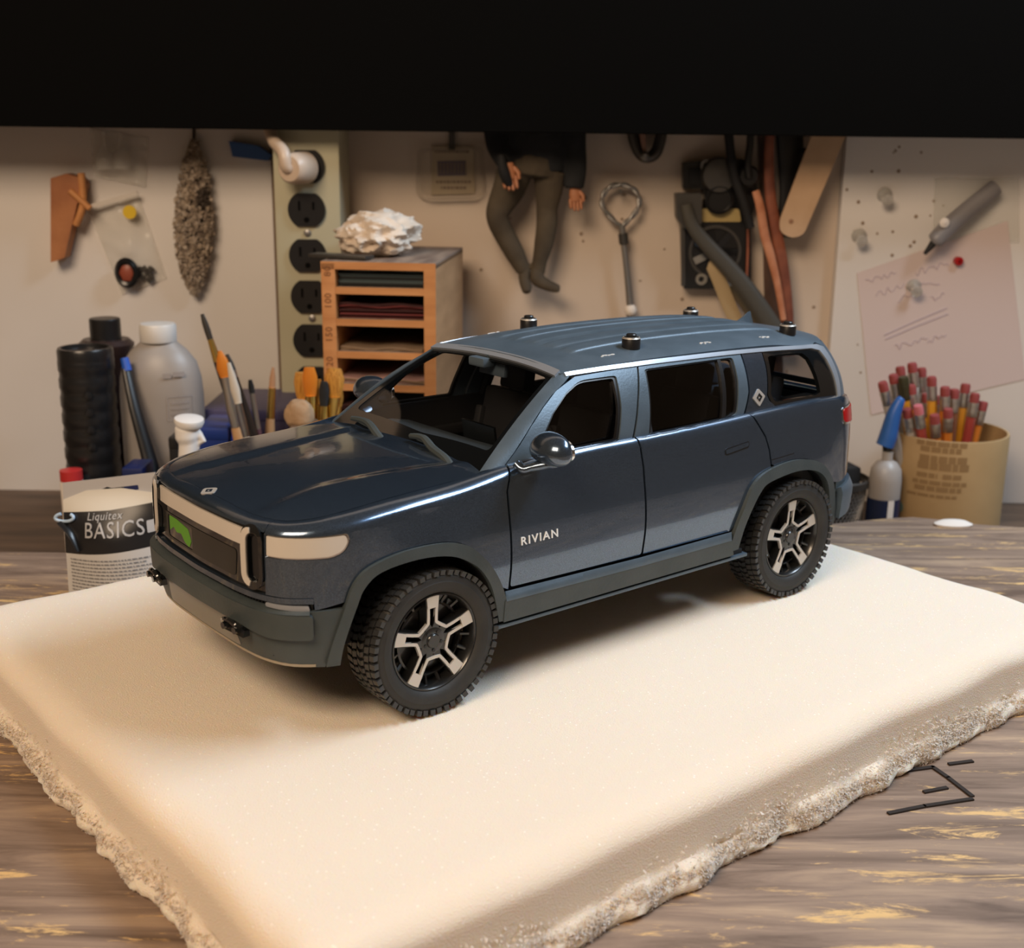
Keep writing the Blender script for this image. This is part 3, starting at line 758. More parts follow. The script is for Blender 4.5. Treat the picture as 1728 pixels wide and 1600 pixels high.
# -- mirrors
for sgn in (-1, 1):
    b = MB(K)
    bm = bmesh.new(); bmesh.ops.create_uvsphere(bm, u_segments=28, v_segments=18, radius=1)
    for v in bm.verts:
        x, y, z = v.co
        # blunt flat back (mirror face to the rear), rounded front
        X = x*.115 if x < 0 else x*.070
        Z = z*.105*(1.0 if z > 0 else .78)
        Y = (math.copysign(abs(y)**.75, y))*.165
        v.co = Vector((X, Y, Z-.012*(y*sgn < 0)*abs(y)))
    bm.verts.index_update()
    mx_, my_ = (.745, -1.065) if sgn < 0 else (.86, .955)
    cen = Vector((mx_, my_, 1.418)); Rz = Matrix.Rotation(sgn*.16, 4, 'Z')
    b.add([v.co.copy() for v in bm.verts], [[v.index for v in f.verts] for f in bm.faces], Matrix.Translation(cen) @ Rz); bm.free()
    mr = b.build('side_mirror', M['paint'], car, smooth=60)
    b = MB(K); b.tube(smooth_line([(mx_-.145, my_-sgn*.14, 1.335), (mx_-.135, my_-sgn*.10, 1.312), (mx_-.10, my_-sgn*.065, 1.325), (mx_-.045, my_-sgn*.005, 1.345), (mx_-.015, my_+sgn*.075, 1.355)], 4), [.034,.034,.034,.034,.033,.031,.030,.030,.032,.034,.036,.036,.034,.032,.030,.024,.016], 10, flat=.75)
    b.build('mirror_arm', M['paint'], mr, smooth=60)
    b = MB(K); b.lathe([(1, 0), (1, .03)], 24, Matrix.Translation((mx_+.035, my_, 1.418)) @ Rz @ Matrix.Rotation(PI/2, 4, 'Y') @ Matrix.Diagonal((.072, .135, 1, 1)), cap0=True, cap1=True)
    b.build('mirror_glass', M['chrome'], mr, smooth=40)
# -- wheels
def make_wheel():
    w = empty('wheel', parent=car)
    A = 'y'
    b = MB(K)
    prof = [(.272,-.085),(.286,-.104),(.300,-.120),(.325,-.129),(.352,-.131),(.356,-.128),(.375,-.128),(.392,-.122),(.402,-.108),(.406,-.08),(.407,0),(.406,.08),(.402,.108),(.392,.122),(.352,.131),(.30,.120),(.272,.085)]
    b.lathe(prof, 96, axis=A); b.build('tyre', M['rubber'], w, smooth=40)
    b = MB(K); N = 54
    def blk(a0, a1, y0, y1, r0, r1, sk=0, side=False):
        def pt(a, y, r): return (r*math.cos(a), y, r*math.sin(a))
        vs = [pt(a0, y0, r0), pt(a1, y0, r0), pt(a1+sk, y1, r0), pt(a0+sk, y1, r0), pt(a0+.006, y0, r1), pt(a1-.006, y0, r1), pt(a1+sk-.006, y1, r1), pt(a0+sk+.006, y1, r1)]
        if side: vs[0] = pt(a0, (y0+(.004 if y0 < 0 else -.004)), .390); vs[1] = pt(a1, vs[0][1], .392)
        b.add(vs, [(0,3,2,1),(4,5,6,7),(0,1,5,4),(1,2,6,5),(2,3,7,6),(3,0,4,7)])
    for k_ in range(N):
        a = 2*PI*k_/N; d = 2*PI/N
        lng = k_ % 2
        for sg in (-1, 1):
            o = 0 if sg < 0 else d*.5
            blk(a+o, a+o+d*.72, sg*(.137 if lng else .131), sg*.088, .398, .420, .02, True)
            blk(a+o+d*.25, a+o+d*1.02, sg*.080, sg*.038, .403, .4215, -.03*sg)
            # small step on each intermediate block
            blk(a+o+d*.05, a+o+d*.22, sg*.075, sg*.05, .403, .418, 0)
        blk(a+d*.1, a+d*.80, -.030, .002, .403, .4215, .035)
        blk(a+d*.45, a+d*1.10, .006, .032, .403, .4215, -.03)
    tag(b.build('tyre_tread', M['tread'], w, smooth=30), kind='stuff')
    # rim: barrel, lip, back disc
    b = MB(K)
    b.lathe([(.284,-.098),(.282,-.106),(.274,-.108),(.268,-.100),(.262,-.070),(.255,-.03),(.250,.05),(.262,.09)], 72, axis=A)
    b.lathe([(.250,-.012),(.02,-.012)], 48, axis=A)
    r = b.build('rim', M['rimdark'], w, smooth=40)
    # hub
    b = MB(K)
    b.lathe([(.085,-.03),(.082,-.078),(.066,-.084),(.044,-.084),(.040,-.094),(.036,-.097)], 30, axis=A); b.lathe([(.036,-.097),(.001,-.097)], 30, axis=A)
    h = b.build('hub', M['rimdark'], w, smooth=35)
    b = MB(K)
    for i in range(5):
        a = PI/2+(i+.5)*2*PI/5
        b.lathe([(.010,-.07),(.010,-.089)], 8, Matrix.Translation((.056*math.cos(a), 0, .056*math.sin(a))), cap1=True, axis=A)
    b.build('wheel_nuts', M['black'], h)
    # ring behind the spokes
    b = MB(K); b.lathe([(.215,-.020),(.215,-.048),(.203,-.052),(.200,-.020)], 60, axis=A); b.build('inner_ring', M['rimdark'], w, smooth=35)
    for i in range(5):
        a = PI/2-i*2*PI/5
        rd = Vector((math.cos(a), 0, math.sin(a))); tn = Vector((-math.sin(a), 0, math.cos(a)))
        def q(r_, t_, y): return rd*r_+tn*t_+Vector((0, y, 0))
        # dark spoke: tapering U channel
        b = MB(K)
        for s in (-1, 1):
            p = [(.055, s*.018, .034), (.10, s*.026, .014), (.20, s*.030, .012), (.272, s*.034, .012)]
            vs = []
            for r_, t_, w_ in p:
                yy = -.080 if r_ < .2 else -.092
                vs += [q(r_, t_-w_, -.02), q(r_, t_-w_*.9, yy), q(r_, t_+w_*.9, yy), q(r_, t_+w_, -.02)]
            b.add(vs, [(4*j+k_, 4*j+(k_+1) % 4, 4*j+4+(k_+1) % 4, 4*j+4+k_) for j in range(3) for k_ in range(4)]+[(0,1,2,3),(15,14,13,12)])
        b.box(q(.236, 0, -.055), (.075, .06, .06), Matrix.Identity(4), rot=frame((0,0,0), rd, (0,1,0)) if 0 else Matrix((rd, Vector((0,1,0)), tn)).transposed().to_4x4())
        # brace to the ring
        sp = b.build('spoke', M['rimdark'], w, smooth=30)
        b = MB(K)
        # silver pad at the spoke end
        pad = [(.196,-.034),(.199,-.020),(.199,.020),(.196,.034),(.270,.041),(.273,0),(.270,-.041)]
        vs = [q(r_, t_, -.0965-.004*(r_-.19)/.08) for r_, t_ in pad]+[q(r_, t_, -.085) for r_, t_ in pad]; n = len(pad)
        b.add(vs, [tuple(range(n)), tuple(range(2*n-1, n-1, -1))]+[(j, (j+1) % n, n+(j+1) % n, n+j) for j in range(n)])
        b.build('spoke_pad', M['silver'], sp, smooth=20)
        # silver V: from this pad's edge in to the hub side and out to the next pad
        b = MB(K)
        a2 = a-2*PI/5; rd2 = Vector((math.cos(a2), 0, math.sin(a2))); tn2 = Vector((-math.sin(a2), 0, math.cos(a2)))
        def q2(r_, t_, y): return rd2*r_+tn2*t_+Vector((0, y, 0))
        path = [q(.205, -.028, -.094), q(.16, -.026, -.090), q(.118, -.027, -.086), q(.102, -.033, -.085)]
        p2 = [q2(.102, .033, -.085), q2(.118, .027, -.086), q2(.16, .026, -.090), q2(.205, .028, -.094)]
        mid = (path[-1]+p2[0])/2; mid = mid*1.0
        pts = smooth_line(path+p2, 3)
        # flat ribbon
        vs = []
        for j, p in enumerate(pts):
            t_ = (Vector(pts[min(j+1, len(pts)-1)])-Vector(pts[max(j-1, 0)])).normalized(); sd = t_.cross(Vector((0, 1, 0)))
            p = Vector(p); w_ = .0085
            vs += [p-sd*w_, p+sd*w_, p+sd*w_*1.3+Vector((0, .014, 0)), p-sd*w_*1.3+Vector((0, .014, 0))]
        m_ = len(pts)
        b.add(vs, [(4*j+k_, 4*j+(k_+1) % 4, 4*j+4+(k_+1) % 4, 4*j+4+k_) for j in range(m_-1) for k_ in range(4)]+[(0,1,2,3),(4*m_-1,4*m_-2,4*m_-3,4*m_-4)])
        b.build('spoke_edge', M['silver'], sp, smooth=25)
        # short dark web between spokes
        am = a-PI/5
        b = MB(K)
        for dd in (-.17, .17):
            A1 = Vector((math.cos(am+dd), 0, math.sin(am+dd)))
            b.tube([A1*.205+Vector((0, -.035, 0)), A1*.265+Vector((0, -.06, 0))], .012, 6)
        b.build('spoke_web', M['rimdark'], sp)
    return w
wheel = make_wheel()
wy = -.860
for i, (x, y, rz, rot) in enumerate(((0, wy, 0, .039), (3.075, wy, 0, .042), (0, -wy, PI, .3), (3.075, -wy, PI, .9))):
    w = wheel if i == 0 else copy_tree(wheel, car)
    w.location = (x*K, y*K, .42*K)
    w.rotation_euler = (0, 0, rz)
    w.rotation_mode = 'XYZ'
    w.matrix_local = Matrix.Translation((x*K, y*K, .42*K)) @ Matrix.Rotation(rz, 4, 'Z') @ Matrix.Rotation(-rot, 4, 'Y')
# axle
b = MB(K)
for x in (0, 3.075): b.tube([(x, -.80, .42), (x, .80, .42)], .03, 10)
b.build('axles', M['matblack'], car)
# -- interior
b = MB(K)
vs = []; ds = [(.50,1.245),(.62,1.262),(.86,1.262),(1.0,1.235),(1.06,1.18),(1.06,.95)]
for x, z in ds:
    for y in (-.78, -.74, -.4, 0, .4, .74, .78): vs.append((x, y, z-(.03 if abs(y) > .75 else 0)+(.012 if -.62 < y < -.2 and .8 < x < 1.03 else 0)))
b.add(vs, [(7*i+j, 7*i+j+1, 7*i+j+8, 7*i+j+7) for i in range(len(ds)-1) for j in range(6)])
b.build('dashboard', M['dash'], car)
b = MB(K); b.box((1.045, .0, 1.26), (.02, .34, .17), bev=.008, rot=Matrix.Rotation(-.15, 4, 'Y')); b.box((1.0, -.42, 1.27), (.02, .26, .09), bev=.008); b.build('dash_screen', M['gloss'], car)
b = MB(K); T = Matrix.Translation((1.16, -.40, 1.20)) @ Matrix.Rotation(-1.15, 4, 'Y')
ringp = [T @ Vector((.19*math.cos(k_*PI/16), .19*math.sin(k_*PI/16), 0)) for k_ in range(33)]
b.tube(ringp, .016, 8, cap=False); b.tube([T @ Vector((0, -.18, 0)), T @ Vector((0, .18, 0))], .018, 6); b.tube([T @ Vector((0, 0, 0)), T @ Vector((-.18, 0, 0))], .018, 6); b.tube([T @ Vector((0, 0, 0)), T @ Vector((0, 0, -.2))], .03, 8)
b.build('steering_wheel', M['interior'], car)
def make_seat():
    s = MB(K); s.box((0, 0, .15), (.50, .50, .16), bev=.05)
    s.box((.29, 0, .48), (.15, .48, .62), bev=.06, rot=Matrix.Rotation(.22, 4, 'Y')); s.box((.22, -.22, .42), (.12, .07, .46), bev=.03, rot=Matrix.Rotation(.22, 4, 'Y')); s.box((.22, .22, .42), (.12, .07, .46), bev=.03, rot=Matrix.Rotation(.22, 4, 'Y'))
    s = s.build('seat', M['interior'], car, smooth=50)
    h = MB(K); h.box((.385, 0, .88), (.10, .27, .19), bev=.045, rot=Matrix.Rotation(.15, 4, 'Y')); h.tube([(.36, -.06, .76), (.38, -.06, .84)], .009, 6); h.tube([(.36, .06, .76), (.38, .06, .84)], .009, 6)
    h.build('headrest', M['interior'], s, smooth=50); return s
st0 = make_seat()
for i, (x, y, z) in enumerate(((1.30,-.40,.64),(1.30,.40,.64),(2.20,-.42,.66),(2.20,.0,.66),(2.20,.42,.66),(2.95,-.34,.70),(2.95,.34,.70))):
    s = st0 if i == 0 else copy_tree(st0, car)
    s.location = (x*K, y*K, z*K)
b = MB(K); b.box((1.33, 0, .95), (.85, .20, .30), bev=.04); b.build('centre_console', M['interior'], car)
b = MB(K); b.box((1.22, .08, 1.665), (.035, .26, .085), bev=.018, rot=Matrix.Rotation(.15, 4, 'Y')); b.tube([(1.20, .08, 1.70), (1.17, .08, 1.765)], .014, 6); b.box((1.15, .12, 1.715), (.10, .16, .06), bev=.02); b.build('rear_view_mirror', M['dash'], car)
b = MB(K)
b.box((3.50, 0, 1.20), (.62, 1.40, .05), bev=.01); b.box((3.60, .50, 1.33), (.55, .26, .16), bev=.05, rot=Matrix.Rotation(.1, 4, 'Y')); b.box((3.60, -.52, 1.25), (.5, .24, .06), bev=.02)
b.build('cargo_shelf', M['dash'], car)
for sg in (-1, 1):
    b = MB(K); b.box((1.95, sg*.86, 1.0), (2.6, .05, .66), bev=.02); b.box((1.3, sg*.82, 1.10), (.7, .08, .07), bev=.02); b.box((2.2, sg*.82, 1.10), (.6, .08, .07), bev=.02)
    b.build('door_card', M['interior'], car)
    b = MB(K); b.box((3.2, sg*.83, 1.0), (1.0, .05, .62), bev=.02); b.build('side_trim', M['interior'], car)
    # belts and inner pillar B
    b = MB(K); b.tube([(1.72, sg*.84, 1.32), (1.76, sg*.74, 1.60), (1.80, sg*.68, 1.75)], .035, 8); b.build('inner_pillar', M['interior'], car)
b = MB(K); b.box((1.18, 0, .62), (1.6, 1.55, .06)); b.box((2.6, 0, .62), (2.2, 1.5, .06)); b.box((.56, 0, .95), (.06, 1.6, .6)); b.build('cabin_floor', M['interior'], car, smooth=0)
# ================================================================ the setting: bench, board, wall, valance
YW = 1.17                       # face of the back wall
M['wood'] = mat('worn_board', (.2, .15, .11), .62)
def wood_nodes(m):
    b = m.node_tree.nodes['Principled BSDF']; tc = nd(m, 'ShaderNodeTexCoord')
    mp = nd(m, 'ShaderNodeMapping'); mp.inputs['Scale'].default_value = (1.0, 9.0, 1.0); mp.inputs['Rotation'].default_value = (0, 0, -.12); lk(m, tc.outputs['Object'], mp.inputs['Vector'])
    n1 = nd(m, 'ShaderNodeTexNoise', Scale=7, Detail=7, Roughness=.65, Distortion=.8); lk(m, mp.outputs[0], n1.inputs['Vector'])
    r1 = nd(m, 'ShaderNodeValToRGB'); e = r1.color_ramp.elements; e[0].position = .34; e[0].color = (.13, .085, .06, 1); e[1].position = .72; e[1].color = (.46, .33, .22, 1)
    e2 = r1.color_ramp.elements.new(.52); e2.color = (.27, .19, .14, 1)
    lk(m, n1.outputs['Fac'], r1.inputs[0])
    mp2 = nd(m, 'ShaderNodeMapping'); mp2.inputs['Scale'].default_value = (1.0, 5.0, 1.0); mp2.inputs['Location'].default_value = (3, 1, 0); lk(m, tc.outputs['Object'], mp2.inputs['Vector'])
    n2 = nd(m, 'ShaderNodeTexNoise', Scale=16, Detail=8, Roughness=.75, Distortion=.5); lk(m, mp2.outputs[0], n2.inputs['Vector'])
    r2 = nd(m, 'ShaderNodeValToRGB'); r2.color_ramp.elements[0].position = .56; r2.color_ramp.elements[1].position = .63; lk(m, n2.outputs['Fac'], r2.inputs[0])
    mx = nd(m, 'ShaderNodeMixRGB'); mx.inputs[2].default_value = (.70, .46, .20, 1); lk(m, r2.outputs[0], mx.inputs[0]); lk(m, r1.outputs[0], mx.inputs[1])
    lk(m, mx.outputs[0], b.inputs['Base Color'])
    bp = nd(m, 'ShaderNodeBump', Strength=.5, Distance=.0015); lk(m, n1.outputs['Fac'], bp.inputs['Height']); lk(m, bp.outputs[0], b.inputs['Normal'])
wood_nodes(M['wood'])
M['bench'] = vary(mat('bench_dark_wood', (.1, .07, .05), .6), (.07, .045, .03), (.14, .09, .06), 9, 5, .2, 60, (1, 6, 1))
M['wallc'] = vary(mat('wall_beige', (.60, .50, .42), .75), (.57, .47, .385), (.63, .53, .44), 6, 4, .08, 300)
M['wallw'] = vary(mat('wall_board_white', (.74, .71, .69), .6), (.71, .68, .66), (.77, .74, .72), 5, 3, .03, 200)
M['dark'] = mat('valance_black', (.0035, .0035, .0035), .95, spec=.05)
b = MB(); b.box((0, .55, -.03), (3.2, 1.28, .06)); tag(b.build('bench', M['bench'], smooth=0), 'dark wooden workbench top running under the worn board', None, kind='structure')
b = MB(); b.box((0, YW+.03, .45), (3.2, .06, 1.5)); wall = tag(b.build('wall_back', M['wallc'], smooth=0), kind='structure')
# left white board and right white board screwed to the wall
pl = at(463, 420, YW-.008); pr = at(1412, 420, YW-.008)
b = MB(); b.box(((pl.x-1.3)/2, YW-.004, .35), (pl.x+1.3, .008, .72), bev=.001); wl = b.build('white_board', M['wallw'], wall, smooth=30)
b = MB(); b.box(((pr.x+1.3)/2, YW-.006, .35), (1.3-pr.x, .012, .72), bev=.001); wr = b.build('white_board', M['wallw'], wall, smooth=30)
b = MB(); b.box((pl.x+.003, YW-.006, .35), (.004, .012, .72)); b.build('board_edge', mat('edge_brown', (.16, .10, .06), .7), wall, smooth=0)
# little nail holes
b = MB(); r7 = random.Random(3)
for i in range(70):
    px = r7.choice([r7.uniform(1440, 1600), r7.uniform(1425, 1600), r7.uniform(640, 1380)]); py = r7.uniform(240, 640)
    fl = YW-.0122 if px > 1412 else YW-.0004
    p = at(px, py, fl); r_ = r7.uniform(.0008, .0019)
    b.lathe([(r_, 0), (r_*.6, .0004), (.0001, .0005)], 8, frame(p, (1, 0, 0), (0, -1, 0)))
tag(b.build('nail_holes', mat('hole_brown', (.30, .22, .16), .9), wall, smooth=0), kind='stuff')
# dark valance board over the bench, with a shelf behind it
zv = at(864, 224, 1.09).z
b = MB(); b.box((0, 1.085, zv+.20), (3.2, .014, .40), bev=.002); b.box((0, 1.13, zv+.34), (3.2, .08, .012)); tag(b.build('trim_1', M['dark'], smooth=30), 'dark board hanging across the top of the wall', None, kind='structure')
# side walls and the room behind the camera are out of view: a plain dark floor under the bench only
# ---- worn board under the foam
edge = [onz(x, y, ZB) for x, y in [(1330, 893), (1395, 886), (1450, 879), (1500, 875), (1540, 873), (1580, 876), (1640, 884), (1760, 892)]]
poly = [(-1.1, -.02), (1.3, -.02), (1.3, edge[-1].y-.01)]+[(p.x, p.y) for p in edge[::-1]]+[(.2, edge[0].y-.004), (.10, .952), (.02, .93), (-.07, .865), (-.45, .858), (-1.1, .862)]
rb = random.Random(5)
pp = []
for a_, c_ in zip(poly, poly[1:]+poly[:1]):
    L = math.hypot(c_[0]-a_[0], c_[1]-a_[1]); n = max(1, int(L/.02))
    for j in range(n): pp.append((a_[0]+(c_[0]-a_[0])*j/n, a_[1]+(c_[1]-a_[1])*j/n+rb.uniform(-.0012, .0012)))
b = MB(); b.prism(pp, 0, ZB); board = tag(b.build('worn_wooden_board', M['wood'], smooth=0), 'worn brown wooden board with yellow scuffs under the foam slab', 'board')
# scored dark lines in it (seen lower right)
M['groove'] = mat('groove_dark', (.02, .014, .012), .9)
for pts in ([(1478, 1309), (1530, 1302), (1574, 1296), (1600, 1314), (1640, 1345)], [(1560, 1338), (1597, 1331)], [(1602, 1291), (1640, 1286)], [(1500, 1374), (1560, 1362), (1640, 1350)]):
    P3 = [onz(x, y, ZB) for x, y in pts]; b = MB()
    for p, q in zip(P3, P3[1:]):
        d = (q-p); L = d.length; b.box((p+q)/2+Vector((0, 0, .0003)), (L+.001, .0022, .0012), rot=Matrix.Rotation(math.atan2(d.y, d.x), 4, 'Z'))
    b.build('groove', M['groove'], board, smooth=0)
# ---- foam slab
M['foam'] = mat('cream_foam', (.82, .72, .60), .85, sss=.6, sssr=(1.0, .62, .30), ssss=.007, spec=.25)
def foam_nodes(m):
    b = m.node_tree.nodes['Principled BSDF']; tc = nd(m, 'ShaderNodeTexCoord')
    n = nd(m, 'ShaderNodeTexNoise', Scale=1700, Detail=2); lk(m, tc.outputs['Object'], n.inputs['Vector'])
    v = nd(m, 'ShaderNodeTexVoronoi', Scale=1300); lk(m, tc.outputs['Object'], v.inputs['Vector'])
    ad = nd(m, 'ShaderNodeMath', operation='ADD'); lk(m, n.outputs['Fac'], ad.inputs[0]); lk(m, v.outputs['Distance'], ad.inputs[1])
    bp = nd(m, 'ShaderNodeBump', Strength=.45, Distance=.0006); lk(m, ad.outputs[0], bp.inputs['Height']); lk(m, bp.outputs[0], b.inputs['Normal'])
    v2 = nd(m, 'ShaderNodeTexVoronoi', Scale=330, Randomness=1.0); lk(m, tc.outputs['Object'], v2.inputs['Vector'])
    r = nd(m, 'ShaderNodeValToRGB'); r.color_ramp.elements[0].position = .03; r.color_ramp.elements[1].position = .10; r.color_ramp.elements[0].color = (.25, .25, .25, 1); r.color_ramp.elements[1].color = (.85, .85, .85, 1)
    r3 = nd(m, 'ShaderNodeValToRGB'); r3.color_ramp.elements[0].position = .05; r3.color_ramp.elements[1].position = .14; r3.color_ramp.elements[0].color = (.98, .93, .84, 1); r3.color_ramp.elements[1].color = (.82, .72, .60, 1)
    v3 = nd(m, 'ShaderNodeTexVoronoi', Scale=260, Randomness=1.0); lk(m, tc.outputs['Object'], v3.inputs['Vector']); lk(m, v3.outputs['Distance'], r3.inputs[0]); lk(m, r3.outputs[0], b.inputs['Base Color'])  # pale specks in the base colour stand for glints of foam cells
    lk(m, v2.outputs['Distance'], r.inputs[0]); lk(m, r.outputs[0], b.inputs['Roughness'])
foam_nodes(M['foam'])
FX0, FX1, FY0, FY1 = -1.69, 4.40, -2.50, 2.28
def foam_mesh():
    X0, X1, Y0, Y1 = FX0*K, FX1*K, FY0*K, FY1*K; T = FOAM_T; R = .017
    # outline points with slight waviness, wrapped profile
    per = []
    def seg(a, c, n):
        for i in range(n):
            t = i/n; per.append((a[0]+(c[0]-a[0])*t, a[1]+(c[1]-a[1])*t))
    seg((X0, Y0), (X1, Y0), 150); seg((X1, Y0), (X1, Y1), 110); seg((X1, Y1), (X0, Y1), 120); seg((X0, Y1), (X0, Y0), 110)
    n = len(per); V = []; F = []
    cx, cy = (X0+X1)/2, (Y0+Y1)/2
    rr = .012
    def inward(p, d):
        # shrink the rectangle by d with rounded corners
        hx = (X1-X0)/2-d; hy = (Y1-Y0)/2-d
        x = (p[0]-cx)*hx/((X1-X0)/2); y = (p[1]-cy)*hy/((Y1-Y0)/2)
        ex = hx-rr; ey = hy-rr
        if abs(x) > ex and abs(y) > ey:
            ax = abs(x)-ex; ay = abs(y)-ey; l = max(ax, ay); h = math.hypot(ax, ay)
            ax *= l/h if h else 1; ay *= l/h if h else 1
            x = math.copysign(ex+ax, x); y = math.copysign(ey+ay, y)
        return (cx+x, cy+y)
    prof = []
    for i in range(9):
        a = i*PI/16; prof.append((R*(1-math.sin(a)), -R*(1-math.cos(a))*1.0))
    prof = prof[::1]
    # from top inwards to the bottom
    prof = [(R*(1-math.sin(i*PI/2/8)), -R*.62*(1-math.cos(i*PI/2/8))) for i in range(9)]
    prof += [(0, -R*.62-(T*.72-R*.62)*i/8) for i in range(1, 9)]
    prof += [(-.001, -T*.76), (-.0035, -T*.80), (-.0055, -T*.86), (-.006, -T*.92), (-.005, -T*.97), (0, -T)]
    for d, h in prof:
        for i, p in enumerate(per):
            q = inward(p, d)
            ph = Vector((p[0]*60, p[1]*60, h*60))
            w_ = noise.noise(Vector((p[0]*14, p[1]*14, 0)))*.0030
            tb = 0
            if h < -T*.72:
                tb = (noise.noise(Vector((p[0]*55, p[1]*55, 3)))*.0050+noise.noise(Vector((p[0]*330, p[1]*330, h*330)))*.0020)
            dz = noise.noise(Vector((p[0]*22, p[1]*22, 7)))*.0018*(1 if h > -T*.9 else 0)
            q = Vector((q[0]-cx, q[1]-cy, 0)); u_ = q.normalized()
            q = q+u_*(w_+tb); V.append((q.x+cx, q.y+cy, h+dz*(1 if h < -.001 else .4)))
    m = len(prof)
    F = [(i*n+k, i*n+(k+1) % n, (i+1)*n+(k+1) % n, (i+1)*n+k)[::-1] for i in range(m-1) for k in range(n)]
    # top: concentric rings inward
    base = 0; last = list(range(n))
    S = 26
    for s in range(1, S+1):
        f = 1-s/(S+.0)
        ring = []
        for i, p in enumerate(per):
            q = Vector((V[i][0]-cx, V[i][1]-cy, 0))*f
            if s == S: break
            x, y = q.x+cx, q.y+cy
            h = noise.noise(Vector((x*11, y*11, 2)))*.0012*min(1, s/3)
            ring.append(len(V)); V.append((x, y, h+V[i][2]*max(0, 1-s/2)))
        if s == S:
            c = len(V); V.append((cx, cy, 0))
            F += [(last[k], last[(k+1) % n], c) for k in range(n)]
        else:
            F += [(last[k], last[(k+1) % n], ring[(k+1) % n], ring[k]) for k in range(n)]; last = ring
    # dents under the wheels
    for i, v in enumerate(V):
        if v[2] > -.004:
            z = v[2]
            for wx in (0, 3.075):
                for wy_ in (-.86, .86):
                    dx = (v[0]-wx*K)/(.26*K); dy = (v[1]-wy_*K)/(.24*K); d2 = dx*dx+dy*dy
                    z -= .0012*math.exp(-d2)
            V[i] = (v[0], v[1], z)
    bmF = [(m-1)*n+k for k in range(n)]
    F.append(tuple(bmF))
    b = MB(); b.add(V, F); return b
fb = foam_mesh()
foam = fb.build('foam_slab', M['foam'], smooth=60); foam.location = CAR_T; foam.rotation_euler = (0, 0, CAR_ROT)
tag(foam, 'thick cream foam slab with torn fuzzy lower edge under the model car', 'foam slab')
# torn fuzz along the two near sides
b = MB(); rf = random.Random(11)
def fuzz(ax, ay, bx_, by_, nx_, ny_, cnt):
    for i in range(cnt):
        t = rf.random(); x = (ax+(bx_-ax)*t)*K; y = (ay+(by_-ay)*t)*K
        wob = noise.noise(Vector((x*55, y*55, 3)))*.0050+noise.noise(Vector((x*14, y*14, 0)))*.0030
        band = .30+.22*noise.noise(Vector((x*16, y*16, 9)))
        z = -FOAM_T*(1-abs(rf.gauss(0, .5))*band*1.0); z = min(z, -FOAM_T*.45)
        o = wob+.0045*(1-min(1, abs(z+FOAM_T*.86)/(FOAM_T*.4)))
        p = Vector((x+nx_*o, y+ny_*o, z)); s = rf.uniform(.0004, .0011)
        q = [p+Vector((rf.uniform(-s, s)+nx_*rf.uniform(0, s*1.6), rf.uniform(-s, s)+ny_*rf.uniform(0, s*1.6), rf.uniform(-s, s))) for _ in range(4)]
        b.add(q, [(0,1,2),(0,2,3),(0,3,1),(1,3,2)])
fuzz(FX0, FY0, FX1, FY0, 0, -1, 24000); fuzz(FX0, FY0, FX0, FY1, -1, 0, 10000)
fz = b.build('torn_edge', M['foam'], foam, smooth=0, recalc=False); tag(fz, kind='stuff')
# loose specks on the foam
# ================================================================ things on the wall and at the back of the bench
def pxm(px, py, Y, n):
    """length in metres of n photo pixels at that place"""
    return (at(px+n, py, Y)-at(px, py, Y)).length
def loc_frame(px, py, Y, rot=0, tilt=0):
    """face frame: x right, y up, z towards the room"""
    p = at(px, py, Y); return Matrix.Translation(p) @ Matrix.Rotation(PI/2, 4, 'X') @ Matrix.Rotation(rot, 4, 'Z') @ Matrix.Rotation(tilt, 4, 'X')
def wpoly(pts, Y): return [at(x, y, Y) for x, y in pts]
def slab(b, pts, Y, th):
    """upright plate: outline in photo pixels laid at depth Y, going th towards the room"""
    P = [at(x, y, Y) for x, y in pts]; Q = [p+Vector((0, -th, 0)) for p in P]; n = len(P)
    b.add(Q+P, [tuple(range(n)), tuple(range(2*n-1, n-1, -1))]+[(i, (i+1) % n, n+(i+1) % n, n+i) for i in range(n)]); return b
def remesh(b, voxel, name, m, parent=None, it=1):
    o = b.build('tmp', m, smooth=0)
    md = o.modifiers.new('r', 'REMESH'); md.mode = 'VOXEL'; md.voxel_size = voxel
    ms = o.modifiers.new('s', 'SMOOTH'); ms.iterations = 4*it; ms.factor = .6
    dg = bpy.context.evaluated_depsgraph_get(); me = bpy.data.meshes.new_from_object(o.evaluated_get(dg)); me.name = name
    bpy.data.objects.remove(o); me.materials.clear(); me.materials.append(m); me.shade_smooth()
    o = bpy.data.objects.new(name, me); C.objects.link(o)
    if parent: o.parent = parent
    return o
def origin_to(o, p):
    """move a mesh thing's origin to p, keeping the shape in place"""
    p = Vector(p); o.data.transform(Matrix.Translation(-p)); o.location = p; return o
def flat_text(name, txt, Mx, h, m, parent, wscale=1, slant=0, th=.0002, bold=0.0):
    return text_on(name, txt, lambda u, v, o=0: tuple(Mx @ Vector((u, v, o))), 0, 0, h, m, parent, off=.0001, th=th, wscale=wscale, slant=slant, k=1.0, bold=bold)
def wire(name, pts, r, m, parent=None, n=8, k=4, flat=1.0):
    b = MB(); P3 = smooth_line(pts, k)
    if isinstance(r, (list, tuple)):
        f = _lin([i/(len(r)-1) for i in range(len(r))], list(r)); r = [f(i/(len(P3)-1)) for i in range(len(P3))]
    b.tube(P3, r, n, flat=flat); return b.build(name, m, parent, smooth=50)

